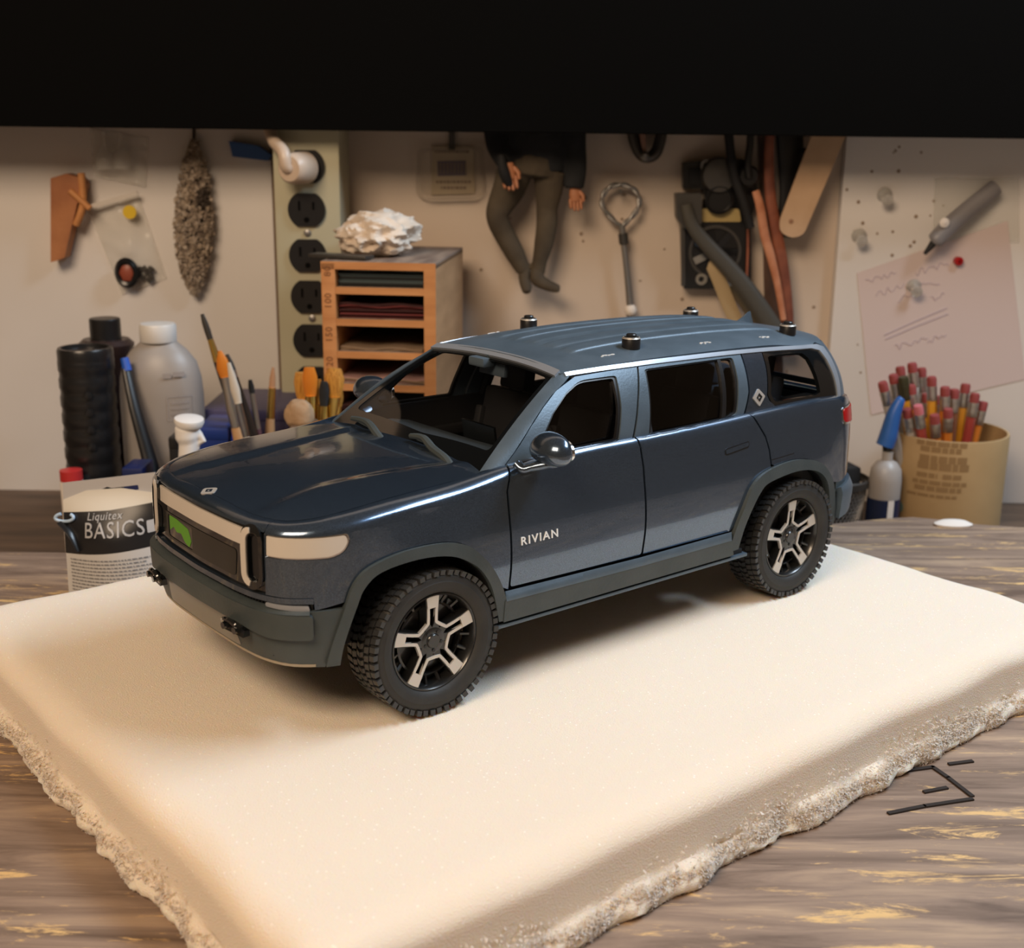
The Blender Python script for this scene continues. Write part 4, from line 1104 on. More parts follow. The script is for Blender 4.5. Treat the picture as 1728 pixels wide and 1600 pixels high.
M['olive'] = vary(mat('trouser_olive', (.06, .05, .035), .85), (.055, .041, .026), (.088, .068, .044), 40, 5, .3, 400)
M['sweater'] = vary(mat('dark_sweater', (.012, .013, .016), .9), (.008, .009, .010), (.018, .019, .022), 60, 4, .4, 600)
M['skin'] = mat('doll_skin', (.42, .17, .08), .5)
M['panelgreen'] = vary(mat('raceway_paint', (.46, .44, .31), .45), (.43, .41, .29), (.49, .47, .34), 8, 3)
M['orangewood'] = vary(mat('orange_wood', (.55, .24, .08), .6), (.48, .20, .065), (.62, .29, .11), 14, 6, .15, 120, (1, 1, 6))
M['brownwood'] = vary(mat('side_wood', (.36, .20, .10), .6), (.33, .185, .09), (.42, .24, .12), 14, 6, .1, 120, (1, 1, 5))
M['topwood'] = vary(mat('grey_wood', (.22, .16, .12), .7), (.16, .11, .085), (.30, .22, .165), 16, 6, .2, 120, (6, 1, 1))
M['paper'] = mat('white_paper', (.78, .72, .66), .8)
M['clearbag'] = glass_mat('clear_bag', (.90, .89, .86), 2.0, .12)
M['bagpl'] = mat('bag_plastic', (.85, .84, .80), .18, alpha=.28)
M['cream'] = mat('cream_plastic', (.60, .48, .38), .4)
M['blue'] = mat('blue_plastic', (.02, .10, .34), .4)
M['steel'] = mat('steel', (.5, .5, .5), .3, metal=1)
M['dullsteel'] = mat('dull_steel', (.30, .29, .28), .42, metal=.8)
M['darkmetal'] = mat('dark_metal', (.09, .085, .08), .4, metal=.7)
M['redleather'] = vary(mat('red_brown', (.25, .07, .035), .6), (.15, .04, .022), (.32, .10, .05), 30, 5, .3, 200)
M['brownleather'] = vary(mat('brown_strap', (.07, .035, .022), .7), (.045, .022, .014), (.10, .05, .03), 30, 5, .3, 200)
M['stick'] = vary(mat('stick_wood', (.50, .33, .20), .6), (.45, .29, .17), (.56, .38, .24), 20, 5, .1, 150)
M['gold'] = mat('gold_ferrule', (.80, .55, .16), .28, metal=1)
M['bristle'] = vary(mat('gold_bristle', (.60, .26, .04), .5), (.45, .17, .02), (.75, .38, .07), 200, 3, .6, 900, (8, 8, .4))
M['hdpe'] = mat('milky_plastic', (.50, .46, .43), .42, trans=.35)
M['handle'] = mat('handle_tan', (.55, .33, .17), .45)
M['blackpl'] = mat('black_gloss_plastic', (.012, .012, .013), .28)
# ---- raceway with outlets
YR = 1.105
rw = empty('outlet_strip', (at(520, 420, YR).x, YR, 0), label='cream-green metal power strip running up the wall with a column of black outlets', cat='power strip')
O = rw.location
xl = at(465, 420, YR).x; xr = at(577, 420, YR).x
# left face sits a little askew: top further left
b = MB(); b.box(((xl+xr)/2-O.x, (YW-YR)/2, .28), (xr-xl, YW-YR, .56), bev=.004); b.build('housing', M['panelgreen'], rw)
def outlet(px, py, first=False):
    o = MB(); s = pxm(px, py, YR, 1); R = 31.5*s; Mx = Matrix.Translation(at(px, py, YR)-O) @ Matrix.Rotation(PI/2, 4, 'X')
    pts = []
    for i in range(48):
        a = 2*PI*i/48; pts.append((R*math.cos(a), max(-R*.86, min(R*.86, R*math.sin(a)))))
    o.prism(pts, -.001, .0032, Mx); ob = o.build('outlet', M['blackpl'], rw, smooth=25)
    o = MB()
    for dx, h in ((-.0062, .0080), (.0062, .0065)): o.box((dx, .0035, .0034), (.0018, h, .0006), M=Mx)
    o.lathe([(.0024, 0), (.0024, .0036)], 12, Mx @ Matrix.Translation((0, -.0085, 0)), cap1=True)
    o.build('socket_slots', M['dark'], ob, smooth=0); return ob
for px, py in ((517, 281), (518, 354), (520, 431), (523, 500.5), (527, 574), (529, 645), (532, 716)): outlet(px, py)
for px, py in ((519, 393), (527, 537), (531, 681)):
    o = MB(); o.lathe([(.0032, 0), (.0032, .0012), (.002, .0019), (.0001, .002)], 16, Matrix.Translation(at(px, py, YR)-O) @ Matrix.Rotation(PI/2, 4, 'X')); o.box((0, 0, .0019), (.005, .0007, .0005), M=Matrix.Translation(at(px, py, YR)-O) @ Matrix.Rotation(PI/2, 4, 'X')); o.build('screw', M['dullsteel'], rw)
# ---- plug with its cord in the top outlet
pt = at(517, 283, YR-.004)
plug = empty('power_plug', pt, label='beige round power plug with cord in the topmost outlet', cat='plug')
b = MB(); Mx = frame((0, 0, 0), (0, 0, 1), (-.45, -1, -.02)); b.lathe([(.012, .0), (.0135, .002), (.0135, .016), (.0125, .024), (.0105, .0265)], 28, Mx, cap0=True, cap1=True); b.build('plug_body', M['cream'], plug)
e0 = Mx @ Vector((0, 0, .022)); e1 = at(478, 256, YR-.026)-pt; e2 = at(458, 229, YR-.004)-pt; e3 = at(440, 150, YR+.010)-pt
wire('cord', [e0, e0+Vector((-.004, -.004, .002)), e1, e2, e3], .0055, M['cream'], plug, 12)
# ---- blue clamp bar beside it
b = MB(); slab(b, [(391, 238), (397, 264), (455, 271), (462, 262), (440, 246)], YW-.008, .012)
o = origin_to(b.build('blue_clamp', M['blue'], smooth=20), at(425, 255, YW-.008)); tag(o, 'blue plastic bar on the wall at the top left of the power strip', 'clamp')
# ---- clear bags
def bag(name, quad, Y, label, wr=0.0025, seed=1):
    r_ = random.Random(seed); P = [at(x, y, Y) for x, y in quad]; N, Mm = 12, 16
    e = empty(name, P[0]*.25+P[1]*.25+P[2]*.25+P[3]*.25, label=label, cat='bag')
    b = MB(); vs = []
    for sd, y0 in ((-1, -.006), (1, -.001)):
        for i in range(Mm+1):
            for j in range(N+1):
                s = j/N; t = i/Mm
                p = (P[0]*(1-s)+P[1]*s)*(1-t)+(P[3]*(1-s)+P[2]*s)*t
                puff = math.sin(PI*s)*math.sin(PI*min(1, t*1.0))*.006
                p = p+Vector((0, (-puff+noise.noise(Vector((s*6, t*8, seed)))*wr*2) if sd < 0 else 0, 0)); vs.append(p-e.location)
    n1 = (N+1)*(Mm+1)
    f = [(i*(N+1)+j, i*(N+1)+j+1, (i+1)*(N+1)+j+1, (i+1)*(N+1)+j) for i in range(Mm) for j in range(N)]
    b.add(vs, f+[tuple(n1+k for k in q[::-1]) for q in f]); b.build('bag_film', M['bagpl'], e, smooth=60, recalc=False); return e
bg = bag('zip_bag', [(145, 347), (231, 322), (281, 470), (205, 497)], YW-.010, 'clear zip bag with yellow sticker and red-black button pinned to the left board', seed=2)
L = bg.location
b = MB(); slab(b, [(145, 347), (231, 322), (233, 329), (147, 355)], YW-.018, .0015); b.v = [v-L for v in b.v]; b.build('zip_seal', mat('seal', (.62, .58, .54), .4), bg, smooth=0)
b = MB(); b.lathe([(.0062, 0), (.0062, .001)], 20, Matrix.Translation(at(219, 358, YW-.020)-L) @ Matrix.Rotation(PI/2, 4, 'X'), cap0=True, cap1=True); b.build('yellow_sticker', mat('yellow', (.72, .50, .02), .5), bg)
b = MB(); Mx = Matrix.Translation(at(215, 460, YW-.019)-L) @ Matrix.Rotation(PI/2, 4, 'X') @ Matrix.Diagonal((.8, 1, 1, 1)); b.lathe([(.0075, 0), (.0135, .0), (.0140, .003), (.011, .006), (.0085, .005), (.008, .002)], 28, Mx); rg = b.build('black_ring', M['blackpl'], bg)
b = MB(); b.lathe([(.0085, .0), (.0085, .003), (.005, .0045)], 6, Mx, cap1=True); b.build('red_centre', mat('dull_red', (.30, .07, .04), .4), bg)
b = MB(); r_ = random.Random(4)
for i in range(14):
    p = at(245+r_.uniform(-12, 12), 463+r_.uniform(-12, 12), YW-.014)-L; b.box(p, [r_.uniform(.002, .005) for _ in range(3)], rot=Matrix.Rotation(r_.random()*3, 4, 'Y'))
tag(b.build('loose_bits', M['darkmetal'], bg, smooth=0), kind='stuff')
b2 = bag('small_bag', [(152, 215), (250, 232), (246, 316), (160, 298)], YW-.010, 'small clear bag of clear droppers above the zip bag on the left board', seed=5); L = b2.location
for x, y in ((177, 266), (205, 266)):
    b = MB(); b.lathe([(.0015, .022), (.0022, .010), (.0075, .004), (.0085, -.004), (.0085, -.010), (.0001, -.011)], 18, Matrix.Translation(at(x, y, YW-.018)-L)); b.build('clear_dropper', M['bagpl'], b2)
# ---- wooden hand screw at the left edge
e = empty('wooden_clamp', at(120, 350, YW-.02), label='reddish wooden tool hanging at the left end of the wall', cat='clamp'); L = e.location
b = MB(); slab(b, [(96, 300), (122, 292), (146, 300), (152, 310), (146, 338), (140, 342), (138, 352), (130, 384), (119, 432), (104, 438), (96, 440)], YW-.010, .016); b.v = [v-L for v in b.v]; b.build('jaw', vary(mat('red_wood', (.36, .14, .05), .55), (.26, .085, .03), (.44, .18, .07), 20, 5, .2, 150), e, smooth=20)
wire('spindle', [at(137, 292, YW-.024)-L, at(140, 345, YW-.024)-L, at(128, 380, YW-.024)-L], .0035, M['orangewood'], e)
wire('spindle', [at(118, 322, YW-.027)-L, at(152, 352, YW-.027)-L], .0030, M['orangewood'], e)
# ---- shaggy bundle hanging on the left board
core = [(328, 236, 4), (327, 262, 14), (328, 290, 24), (330, 340, 31), (331, 390, 33), (329, 430, 29), (328, 462, 20), (329, 488, 9), (328, 497, 4)]
e = empty('shaggy_bundle', at(328, 370, YW-.012), label='grey-brown shaggy leaf-shaped bundle hanging on the left white board', cat='dried plant'); L = e.location
b = MB(); P3 = [at(x, y, YW-.016)-L for x, y, r in core]; b.tube(P3, [r*pxm(328, 350, YW, 1)*.85 for x, y, r in core], 14, flat=.35, up=(0, -1, 0)); b.build('core', mat('core_grey', (.12, .10, .08), .9), e)
b = MB(); r_ = random.Random(8); fr = _lin([c[1] for c in core], [c[2] for c in core]); s1 = pxm(328, 350, YW, 1)
for i in range(2600):
    y = r_.uniform(238, 497); R = fr(y); t = r_.uniform(-1, 1); x = 329+t*R
    p = at(x, y, YW-.016)-L+Vector((0, -.014*math.sqrt(max(0, 1-t*t))*(R/33)-r_.uniform(0, .002), 0)); s = r_.uniform(.0014, .0032)
    q = [p+Vector((r_.uniform(-s, s), r_.uniform(-s, s)*.6, r_.uniform(-s, s))) for _ in range(4)]; b.mi = r_.choice([0, 1, 2] if not (338 < x < 356 and 318 < y < 348) else [3])
    b.add(q, [(0,1,2),(0,2,3),(0,3,1),(1,3,2)])
tag(b.build('tufts', [mat('tuft_a', (.34, .27, .20), .9), mat('tuft_b', (.23, .18, .14), .9), mat('tuft_c', (.42, .35, .28), .9), mat('tuft_d', (.06, .045, .035), .9)], e, smooth=0, recalc=False), kind='stuff')
wire('hanging_string', [at(327, 240, YW-.012)-L, at(327, 190, YW-.008)-L], .0015, M['darkmetal'], e)
# ---- pigeonhole rack
YB = .985; rotb = math.radians(-5.5)
pa = at(537, 440, YB); pb = at(735, 447, YB); Wb = (pb-pa).length*1.0
Hb = pb.z
cab = empty('sandpaper_rack', (pb.x, pb.y, 0), rotb, label='orange wooden pigeonhole rack holding stacks of sandpaper sheets', cat='rack')
# local: front right edge at x=0,y=0; x to the left negative; y back
D = .155; T_ = .0095
def lb(b, x0, x1, y0, y1, z0, z1, bev=.0006): b.box(((x0+x1)/2, (y0+y1)/2, (z0+z1)/2), (x1-x0, y1-y0, z1-z0), bev=bev)
b = MB(); lb(b, -Wb, -Wb+.0115, 0, D, 0, Hb); b.build('side_panel', M['orangewood'], cab)
b = MB(); lb(b, -.0095, 0, .0008, D, 0, Hb); b.build('side_panel', M['brownwood'], cab)
b = MB(); lb(b, -.0095, 0, -.0002, .0008, 0, Hb, 0); b.build('edge_band', M['orangewood'], cab, smooth=0)
b = MB(); lb(b, -Wb, 0, .0008, D, Hb-.004, Hb+.0012); b.build('top_board', M['topwood'], cab)
b = MB(); lb(b, -Wb, 0, 0, .0010, Hb-.0052, Hb+.0008, 0); b.build('edge_band', M['orangewood'], cab, smooth=0)
b = MB(); lb(b, -Wb, 0, D-.002, D, 0, Hb, 0); b.build('back_board', M['brownwood'], cab, smooth=0)
lips = [493, 547, 602, 657, 712, 768, 822, 878]
zs_ = [at(640, y, YB).z for y in lips]
for z in zs_:
    if z < .01: continue
    b = MB(); lb(b, -Wb+.0115, -.0095, .0012, D-.002, z-.0026, z+.0026); s_ = b.build('shelf', M['topwood'], cab)
    b = MB(); lb(b, -Wb+.0115, -.0095, 0, .0012, z-.0028, z+.0028, 0); b.build('edge_band', M['orangewood'], s_, smooth=0)
hw_ = mat('pencil_mark', (.20, .08, .03), .7)
for txt, z in (('80', at(550, 468, YB).z), ('100', at(550, 520, YB).z), ('150', at(550, 577, YB).z), ('220', at(551, 630, YB).z)):
    Mx = Matrix.Translation((-Wb+.0035, -.00005, z)) @ Matrix.Rotation(PI/2, 4, 'X') @ Matrix.Rotation(PI/2, 4, 'Z') @ Matrix.Translation((0, -.0045, 0))
    flat_text('pencil_number', txt, Mx, .0055, hw_, cab)
def Lc(p): return cab.location+Vector((p[0]*math.cos(rotb)-p[1]*math.sin(rotb), p[0]*math.sin(rotb)+p[1]*math.cos(rotb), p[2]))
r_ = random.Random(12)
def stack(zi, cols, n, x0, x1, label, hang=0, cat='sandpaper'):
    z0 = zs_[zi]+.0027
    for i in range(n):
        dx = r_.uniform(-.0012, .0012); dy = r_.uniform(0, .005); tk = .0015
        if tk*n > .018: tk = .018/n
        e_ = Lc(((x0+x1)/2, D/2, z0+i*tk))
        b = MB(); m_ = M_s[cols[i % len(cols)][0]]
        w = (x1-x0)/2; nx = 8
        vs = [(-w+dx+2*w*k/nx, y, (zz+(.0008*math.sin(k*1.3+i) if i > n-3 else 0))) for zz in (0, tk*.8) for y in (-D/2+.006+dy, D/2-.006) for k in range(nx+1)]
        q = nx+1; fs = [(k, k+1, q+k+1, q+k) for k in range(nx)]+[(2*q+k, 3*q+k, 3*q+k+1, 2*q+k+1) for k in range(nx)]+[(k, 2*q+k, 2*q+k+1, k+1) for k in range(nx)]+[(q+k, q+k+1, 3*q+k+1, 3*q+k) for k in range(nx)]+[(0, q, 3*q, 2*q), (nx, 2*q+nx, 3*q+nx, q+nx)]
        b.add(vs, fs); o = b.build('sandpaper_sheet', m_, smooth=30); o.location = e_; o.rotation_euler = (0, 0, rotb)
        tag(o, label, cat, label.split(' in ')[0]+'s')
M_s = {'teal': mat('sheet_teal', (.07, .10, .11), .8), 'black': mat('sheet_black', (.016, .016, .017), .85), 'maroon': mat('sheet_maroon', (.16, .030, .032), .85), 'pink': mat('sheet_pink', (.42, .25, .23), .85), 'tan': mat('sheet_tan', (.28, .19, .12), .85), 'dmar': mat('sheet_dark_maroon', (.05, .014, .016), .85)}
xs0, xs1 = -Wb+.0125, -.0105
stack(0, [('teal',), ('black',), ('teal',)], 9, xs0, xs1, 'dark grey sandpaper sheet in the top slot of the wooden rack')
stack(1, [('maroon',), ('dmar',), ('maroon',)], 8, xs0, xs1, 'maroon sandpaper sheet in the second slot of the wooden rack')
stack(2, [('tan',)], 2, xs0, xs1-.002, 'tan sandpaper sheet in the third slot of the wooden rack')
stack(3, [('pink',), ('tan',)], 3, xs0, xs1, 'pinkish sandpaper sheet in the fourth slot of the wooden rack')
stack(4, [('black',), ('dmar',)], 6, xs0, xs1, 'black sandpaper sheet in the fifth slot of the wooden rack')
# dark blade tool on the rack's top left
tpos = Lc((-Wb+.012, .02, Hb+.0035))
b = MB(); b.box((0, 0, 0), (.052, .016, .003), rot=Matrix.Rotation(-.35, 4, 'Z'), bev=.001); o = b.build('steel_scraper', M['darkmetal']); o.location = tpos; tag(o, 'flat dark metal scraper lying on the front left of the rack top', 'tool')
# crumpled towel
bm = bmesh.new(); bmesh.ops.create_icosphere(bm, subdivisions=5, radius=1)
tp = at(637, 428, 1.05); sx = pxm(637, 400, 1.05, 58); sz = pxm(637, 400, 1.05, 33)
for v in bm.verts:
    p = v.co.copy(); f = 1
    for q, (fr_, am) in enumerate(((1.1, .30), (2.3, .20), (5.0, .05))):
        n_ = noise.noise(p*fr_+Vector((q*9, 3, 1))); f += am*(.7-2.2*abs(n_))
    v.co = Vector((p.x*sx*f, p.y*.040*f, max(-.92*sz, p.z*sz*f*1.02)))
    if p.x > .55: v.co.z *= 1.05
bm.verts.index_update(); b = MB(); b.add([v.co.copy() for v in bm.verts], [[v.index for v in f.verts] for f in bm.faces]); bm.free()
o = b.build('paper_towel', mat('towel_white', (.70, .60, .50), .9), smooth=25); zt_ = min(v.co.z for v in o.data.vertices); o.location = (tp.x, 1.062, Hb+.0012-zt_); tag(o, 'crumpled white paper towel resting on the wooden rack', 'paper towel')
# ---- blister pack with printed card
e = empty('blister_pack', at(762, 285, YW-.004), label='clear blister pack with a small printed card hanging left of the doll', cat='blister pack'); L = e.location
b = MB(); slab(b, [(729, 247), (800, 247), (802, 327), (728, 329)], YW-.001, .001); b.v = [v-L for v in b.v]; cd_ = b.build('card', mat('card_buff', (.52, .42, .30), .8), e, smooth=0)
b = MB(); slab(b, [(738, 272), (786, 271), (787, 296), (739, 297)], YW-.0022, .0002); b.v = [v-L for v in b.v]; b.build('print_block', mat('card_print', (.13, .10, .15), .7), cd_, smooth=0)
b = MB(); r_ = random.Random(3)
for y0, x0, x1 in ((256, 734, 792), (307, 736, 790), (317, 744, 786)):
    x = x0
    while x < x1: w = r_.uniform(2, 6); slab(b, [(x, y0-2), (x+w, y0-2), (x+w, y0+2), (x, y0+2)], YW-.0022, .0002); x += w+1.6
for x in range(742, 786, 6): slab(b, [(x, 275), (x+2.4, 275), (x+2.4, 293), (x, 293)], YW-.0025, .0002)
b.v = [v-L for v in b.v]; tag(b.build('small_print', mat('ink_brown', (.24, .17, .13), .8), cd_, smooth=0), kind='stuff')
b = MB(); pts = rnd_poly([(704, 250), (816, 246), (820, 322), (806, 336), (712, 338), (701, 326)], 10, 3)
P = [at(x, y, YW-.003)-L for x, y in pts]; c_ = at(762, 292, YW-.016)-L; Q = [p.lerp(c_, .16)+Vector((0, -.010, 0)) for p in P]; n = len(P)
b.add(P+Q, [(i, (i+1) % n, n+(i+1) % n, n+i) for i in range(n)]+[tuple(range(n, 2*n))]); b.build('blister', M['clearbag'], e, smooth=40)
b = MB(); slab(b, [(759, 190), (766, 190), (768, 252), (757, 252)], YW-.003, .002); b.v = [v-L for v in b.v]; b.build('hang_tab', M['darkmetal'], e, smooth=0)
# ---- doll
YD = YW-.030
e = empty('action_figure', at(905, 380, YD), label='doll in dark sweater and olive trousers hanging on the beige wall', cat='doll'); L = e.location; s1 = pxm(900, 380, YD, 1)
def chain(b, pts, n=14, fl=.8):
    P3 = smooth_line([at(x, y, YD+dy)-L for x, y, r, dy in pts], 4); f = _lin([i/(len(pts)-1) for i in range(len(pts))], [p[2] for p in pts])
    b.tube(P3, [f(i/(len(P3)-1))*s1 for i in range(len(P3))], n, flat=fl, up=(0, -1, 0))
b = MB()
chain(b, [(905, 262, 42, 0), (901, 282, 45, 0), (899, 296, 42, 0)])
chain(b, [(868, 290, 31, 0), (858, 320, 28, 0), (845, 345, 23, 0), (839, 367, 19, -.003), (851, 395, 18.5, 0), (870, 430, 17, 0), (884, 458, 12, .002)])
chain(b, [(928, 290, 29, 0), (926, 320, 24, 0), (923, 352, 18.5, 0), (923, 376, 18.5, -.001), (918, 410, 17, 0), (911, 440, 13, 0), (908, 462, 12, 0)])
remesh(b, .0014, 'trousers', M['olive'], e)
b = MB(); chain(b, [(885, 452, 11, .002), (885, 472, 10, 0), (888, 484, 10, -.004), (889, 494, 7, -.008)]); remesh(b, .0011, 'foot', M['olive'], e)
b = MB(); chain(b, [(908, 452, 11, 0), (907, 470, 13, -.002), (921, 480, 10.5, -.005), (937, 486, 8.5, -.007), (945, 487, 6, -.008)]); remesh(b, .0011, 'foot', M['olive'], e)
b = MB()
chain(b, [(903, 120, 34, 0), (903, 150, 54, 0), (904, 190, 56, 0), (904, 240, 54, 0), (905, 272, 52, 0), (906, 292, 50, 0)], fl=.62)
chain(b, [(950, 135, 22, 0), (966, 190, 22, 0), (968, 240, 21, 0), (970, 285, 20, -.002), (968, 318, 17, -.004)])
chain(b, [(856, 135, 22, 0), (838, 190, 22, 0), (838, 240, 19, -.006), (848, 268, 15, -.014), (855, 282, 12, -.020)])
remesh(b, .0015, 'sweater', M['sweater'], e)
b = MB(); chain(b, [(903, 125, 14, 0), (903, 108, 13, 0)]); 
b2_ = MB(); chain(b, [(903, 104, 12, 0), (903, 92, 24, -.003), (903, 70, 27, -.004), (903, 48, 22, 0), (903, 38, 8, 0)], fl=.95); remesh(b, .0015, 'head', M['skin'], e)
b = MB(); chain(b, [(903, 84, 20, .012), (903, 62, 29, .004), (903, 42, 24, .002), (903, 34, 10, 0)], fl=.9); remesh(b, .0015, 'hair', M['brownleather'], e)
def hand(px, py, dx, dy, sc, Yh, name='hand'):
    b = MB(); d = Vector((dx, 0, dy)).normalized(); sd = Vector((0, -1, 0)); o_ = at(px, py, Yh)-L
    b.tube([o_-d*.004*sc, o_+d*.002*sc, o_+d*.008*sc], [.0042*sc, .0055*sc, .0050*sc], 10, flat=.6, up=sd)
    w = d.cross(sd)
    for i, ln in enumerate((.011, .0125, .0118, .0095)):
        a = w*(.0036*(i-1.5))*sc*.85; c0 = o_+d*.006*sc+a; b.tube([c0, c0+d*ln*.5*sc+sd*.001, c0+d*ln*.85*sc+sd*.004*sc], [.0017*sc, .0016*sc, .0011*sc], 7)
    c0 = o_-w*.004*sc; b.tube([c0, c0-w*.003*sc+d*.004*sc+sd*.002, c0-w*.003*sc+d*.009*sc+sd*.003], [.002*sc, .0019*sc, .0012*sc], 7)
    return b.build(name, M['skin'], e, smooth=60)
hand(970, 324, .1, -1, 1.0, YD-.004); hand(858, 284, .15, -1, 1.15, YD-.026)
wire('pocket_strap', [at(846, 262, YD-.030)-L, at(850, 290, YD-.032)-L, at(862, 318, YD-.024)-L], [.003, .005, .004], M['matblack'], e)
# ---- clip at the top
e = empty('hanging_clip', at(1092, 250, YW-.01), label='dark metal clip hanging at the top of the wall above the wire loop', cat='clip'); L = e.location
wire('bow', [at(1062, 200, YW-.012)-L, at(1070, 236, YW-.012)-L, at(1080, 258, YW-.014)-L, at(1092, 266, YW-.016)-L, at(1106, 258, YW-.014)-L, at(1114, 236, YW-.012)-L, at(1122, 200, YW-.012)-L], [.004, .0055, .0055, .005, .0055, .0055, .004], M['darkmetal'], e, 10)
b = MB(); slab(b, [(1074, 205), (1086, 205), (1090, 256), (1084, 258)], YW-.014, .006); b.v = [v-L for v in b.v]; b.build('tongue', mat('dull_orange', (.25, .13, .09), .5), e, smooth=20)
b = MB(); b.lathe([(.004, 0), (.004, .006), (.002, .008)], 14, Matrix.Translation(at(1087, 263, YW-.018)-L) @ Matrix.Rotation(PI/2, 4, 'X'), cap1=True); b.build('rivet', M['dullsteel'], e)
# ---- wire loop with stem and ball
e = empty('wire_loop_tool', at(1050, 420, YW-.012), label='grey wire loop with a long stem and pale ball end hanging on the wall', cat='wire tool'); L = e.location
lp = [(1049, 383), (1032, 368), (1018, 350), (1017, 332), (1028, 317), (1045, 312), (1062, 315), (1075, 326), (1079, 344), (1070, 362), (1056, 376), (1049, 385)]
P3 = smooth_line([at(x, y, YW-.014)-L for x, y in lp], 6); N3 = len(P3)
for ph in (0, PI):
    b = MB(); ctr = at(1047, 347, YW-.014)-L
    pts = []
    for i, p in enumerate(P3):
        p = Vector(p); n_ = (p-ctr).normalized(); a = i/N3*2*PI*5+ph; pts.append(p+n_*math.cos(a)*.0011+Vector((0, math.sin(a)*.0011, 0)))
    b.tube(pts, .0016, 8); b.build('loop_strand', M['dullsteel'], e, smooth=60)
wire('stem', [at(1049, 380, YW-.014)-L, at(1052, 405, YW-.014)-L, at(1057, 450, YW-.014)-L, at(1062, 500, YW-.012)-L, at(1064, 520, YW-.012)-L], [.0035, .0028, .0028, .0030, .0034, .0034], M['dullsteel'], e, 10)
wire('collar', [at(1051, 394, YW-.014)-L, at(1053, 412, YW-.014)-L], .0045, M['darkmetal'], e, 12)
b = MB(); b.lathe([(.0001, -.0055), (.004, -.0045), (.006, 0), (.005, .0035), (.003, .0055), (.0001, .006)], 18, Matrix.Translation(at(1064, 524, YW-.012)-L)); b.build('ball_end', M['paper'], e, smooth=60)
wire('collar', [at(1064, 530, YW-.012)-L, at(1065, 540, YW-.012)-L], [.0035, .0045], M['darkmetal'], e, 12)
wire('hanging_nail', [at(1047, 322, YW)-L, at(1047, 322, YW-.022)-L], .0016, M['darkmetal'], e, 8)
# ---- black electrical boxes
YE = YW-.001
e = empty('relay_plate', at(1205, 400, YE), label='black electrical plate with round relay and corner screws on the wall', cat='electrical part'); L = e.location
def sl(name, pts, Y, th, m, smooth=20):
    b = MB(); slab(b, pts, Y, th); b.v = [v-L for v in b.v]; return b.build(name, m, e, smooth=smooth)
bb = sl('lower_box', rnd_poly([(1146, 370), (1262, 372), (1262, 486), (1150, 484)], 4, 2), YE, .016, M['blackpl'])
b = MB(); fpt = Matrix.Translation(at(1206, 425, YE-.016)-L) @ Matrix.Rotation(PI/2, 4, 'X'); s1 = pxm(1206, 425, YE, 1)
b.lathe([(44*s1, 0), (44*s1, .002), (39*s1, .002), (38*s1, -.004)], 40, fpt); b.build('fan_ring', M['darkmetal'], e)
for i in range(7):
    b = MB(); a = 2*PI*i/7; b.box((22*s1*math.cos(a), 22*s1*math.sin(a), .001), (30*s1, 12*s1, .001), M=fpt, rot=Matrix.Rotation(a, 4, 'Z') @ Matrix.Rotation(.35, 4, 'X')); b.build('fan_blade', M['black'], e, smooth=0)
for nm, x, y, w in (('edge_rail', 1152, 430, 7),):
    sl(nm, [(x-3, 376), (x+3, 376), (x+4, 482), (x-3, 482)], YE-.016, .003, M['darkmetal'])
sl('upper_box', rnd_poly([(1150, 274), (1250, 268), (1272, 285), (1274, 335), (1262, 372), (1186, 372), (1184, 318), (1150, 318)], 3, 2), YE, .012, M['blackpl'])
sl('square_window', rnd_poly([(1162, 284), (1194, 282), (1194, 312), (1162, 313)], 3, 2), YE-.012, .002, M['matblack'])
sl('amber_tab', rnd_poly([(1180, 352), (1246, 352), (1250, 374), (1180, 374)], 4, 2), YE-.014, .003, mat('amber', (.40, .30, .12), .4))
b = MB(); b.lathe([(24*s1, 0), (24*s1, .010), (20*s1, .012), (19*s1, .008), (.0001, .008)], 36, Matrix.Translation(at(1211, 336, YE-.013)-L) @ Matrix.Rotation(PI/2, 4, 'X')); b.build('round_relay', M['blackpl'], e)
b = MB(); b.lathe([(30*s1, 0), (30*s1, .008), (26*s1, .012), (.0001, .013)], 36, Matrix.Translation(at(1211, 296, YE-.012)-L) @ Matrix.Rotation(PI/2, 4, 'X')); b.build('round_relay', M['darkmetal'], e)
b = MB(); b.lathe([(18*s1, 0), (18*s1, .012), (14*s1, .015), (.0001, .015)], 30, Matrix.Translation(at(1259, 297, YE-.013)-L) @ Matrix.Rotation(PI/2, 4, 'X')); b.build('round_relay', M['black'], e)
for x, y in ((1191, 279), (1183, 471), (1232, 473)):
    b = MB(); b.lathe([(9.5*s1, 0), (9.5*s1, .003), (5*s1, .003), (4*s1, .0005)], 20, Matrix.Translation(at(x, y, YE-.016)-L) @ Matrix.Rotation(PI/2, 4, 'X')); b.build('bushing', mat('bushing_grey', (.22, .21, .19), .5) if y == 279 else bpy.data.materials['bushing_grey'], e)
cap = sl('grey_cap', rnd_poly([(1137, 325), (1180, 325), (1180, 376), (1150, 384), (1138, 366)], 3, 2), YE-.010, .016, M['darkmetal'])
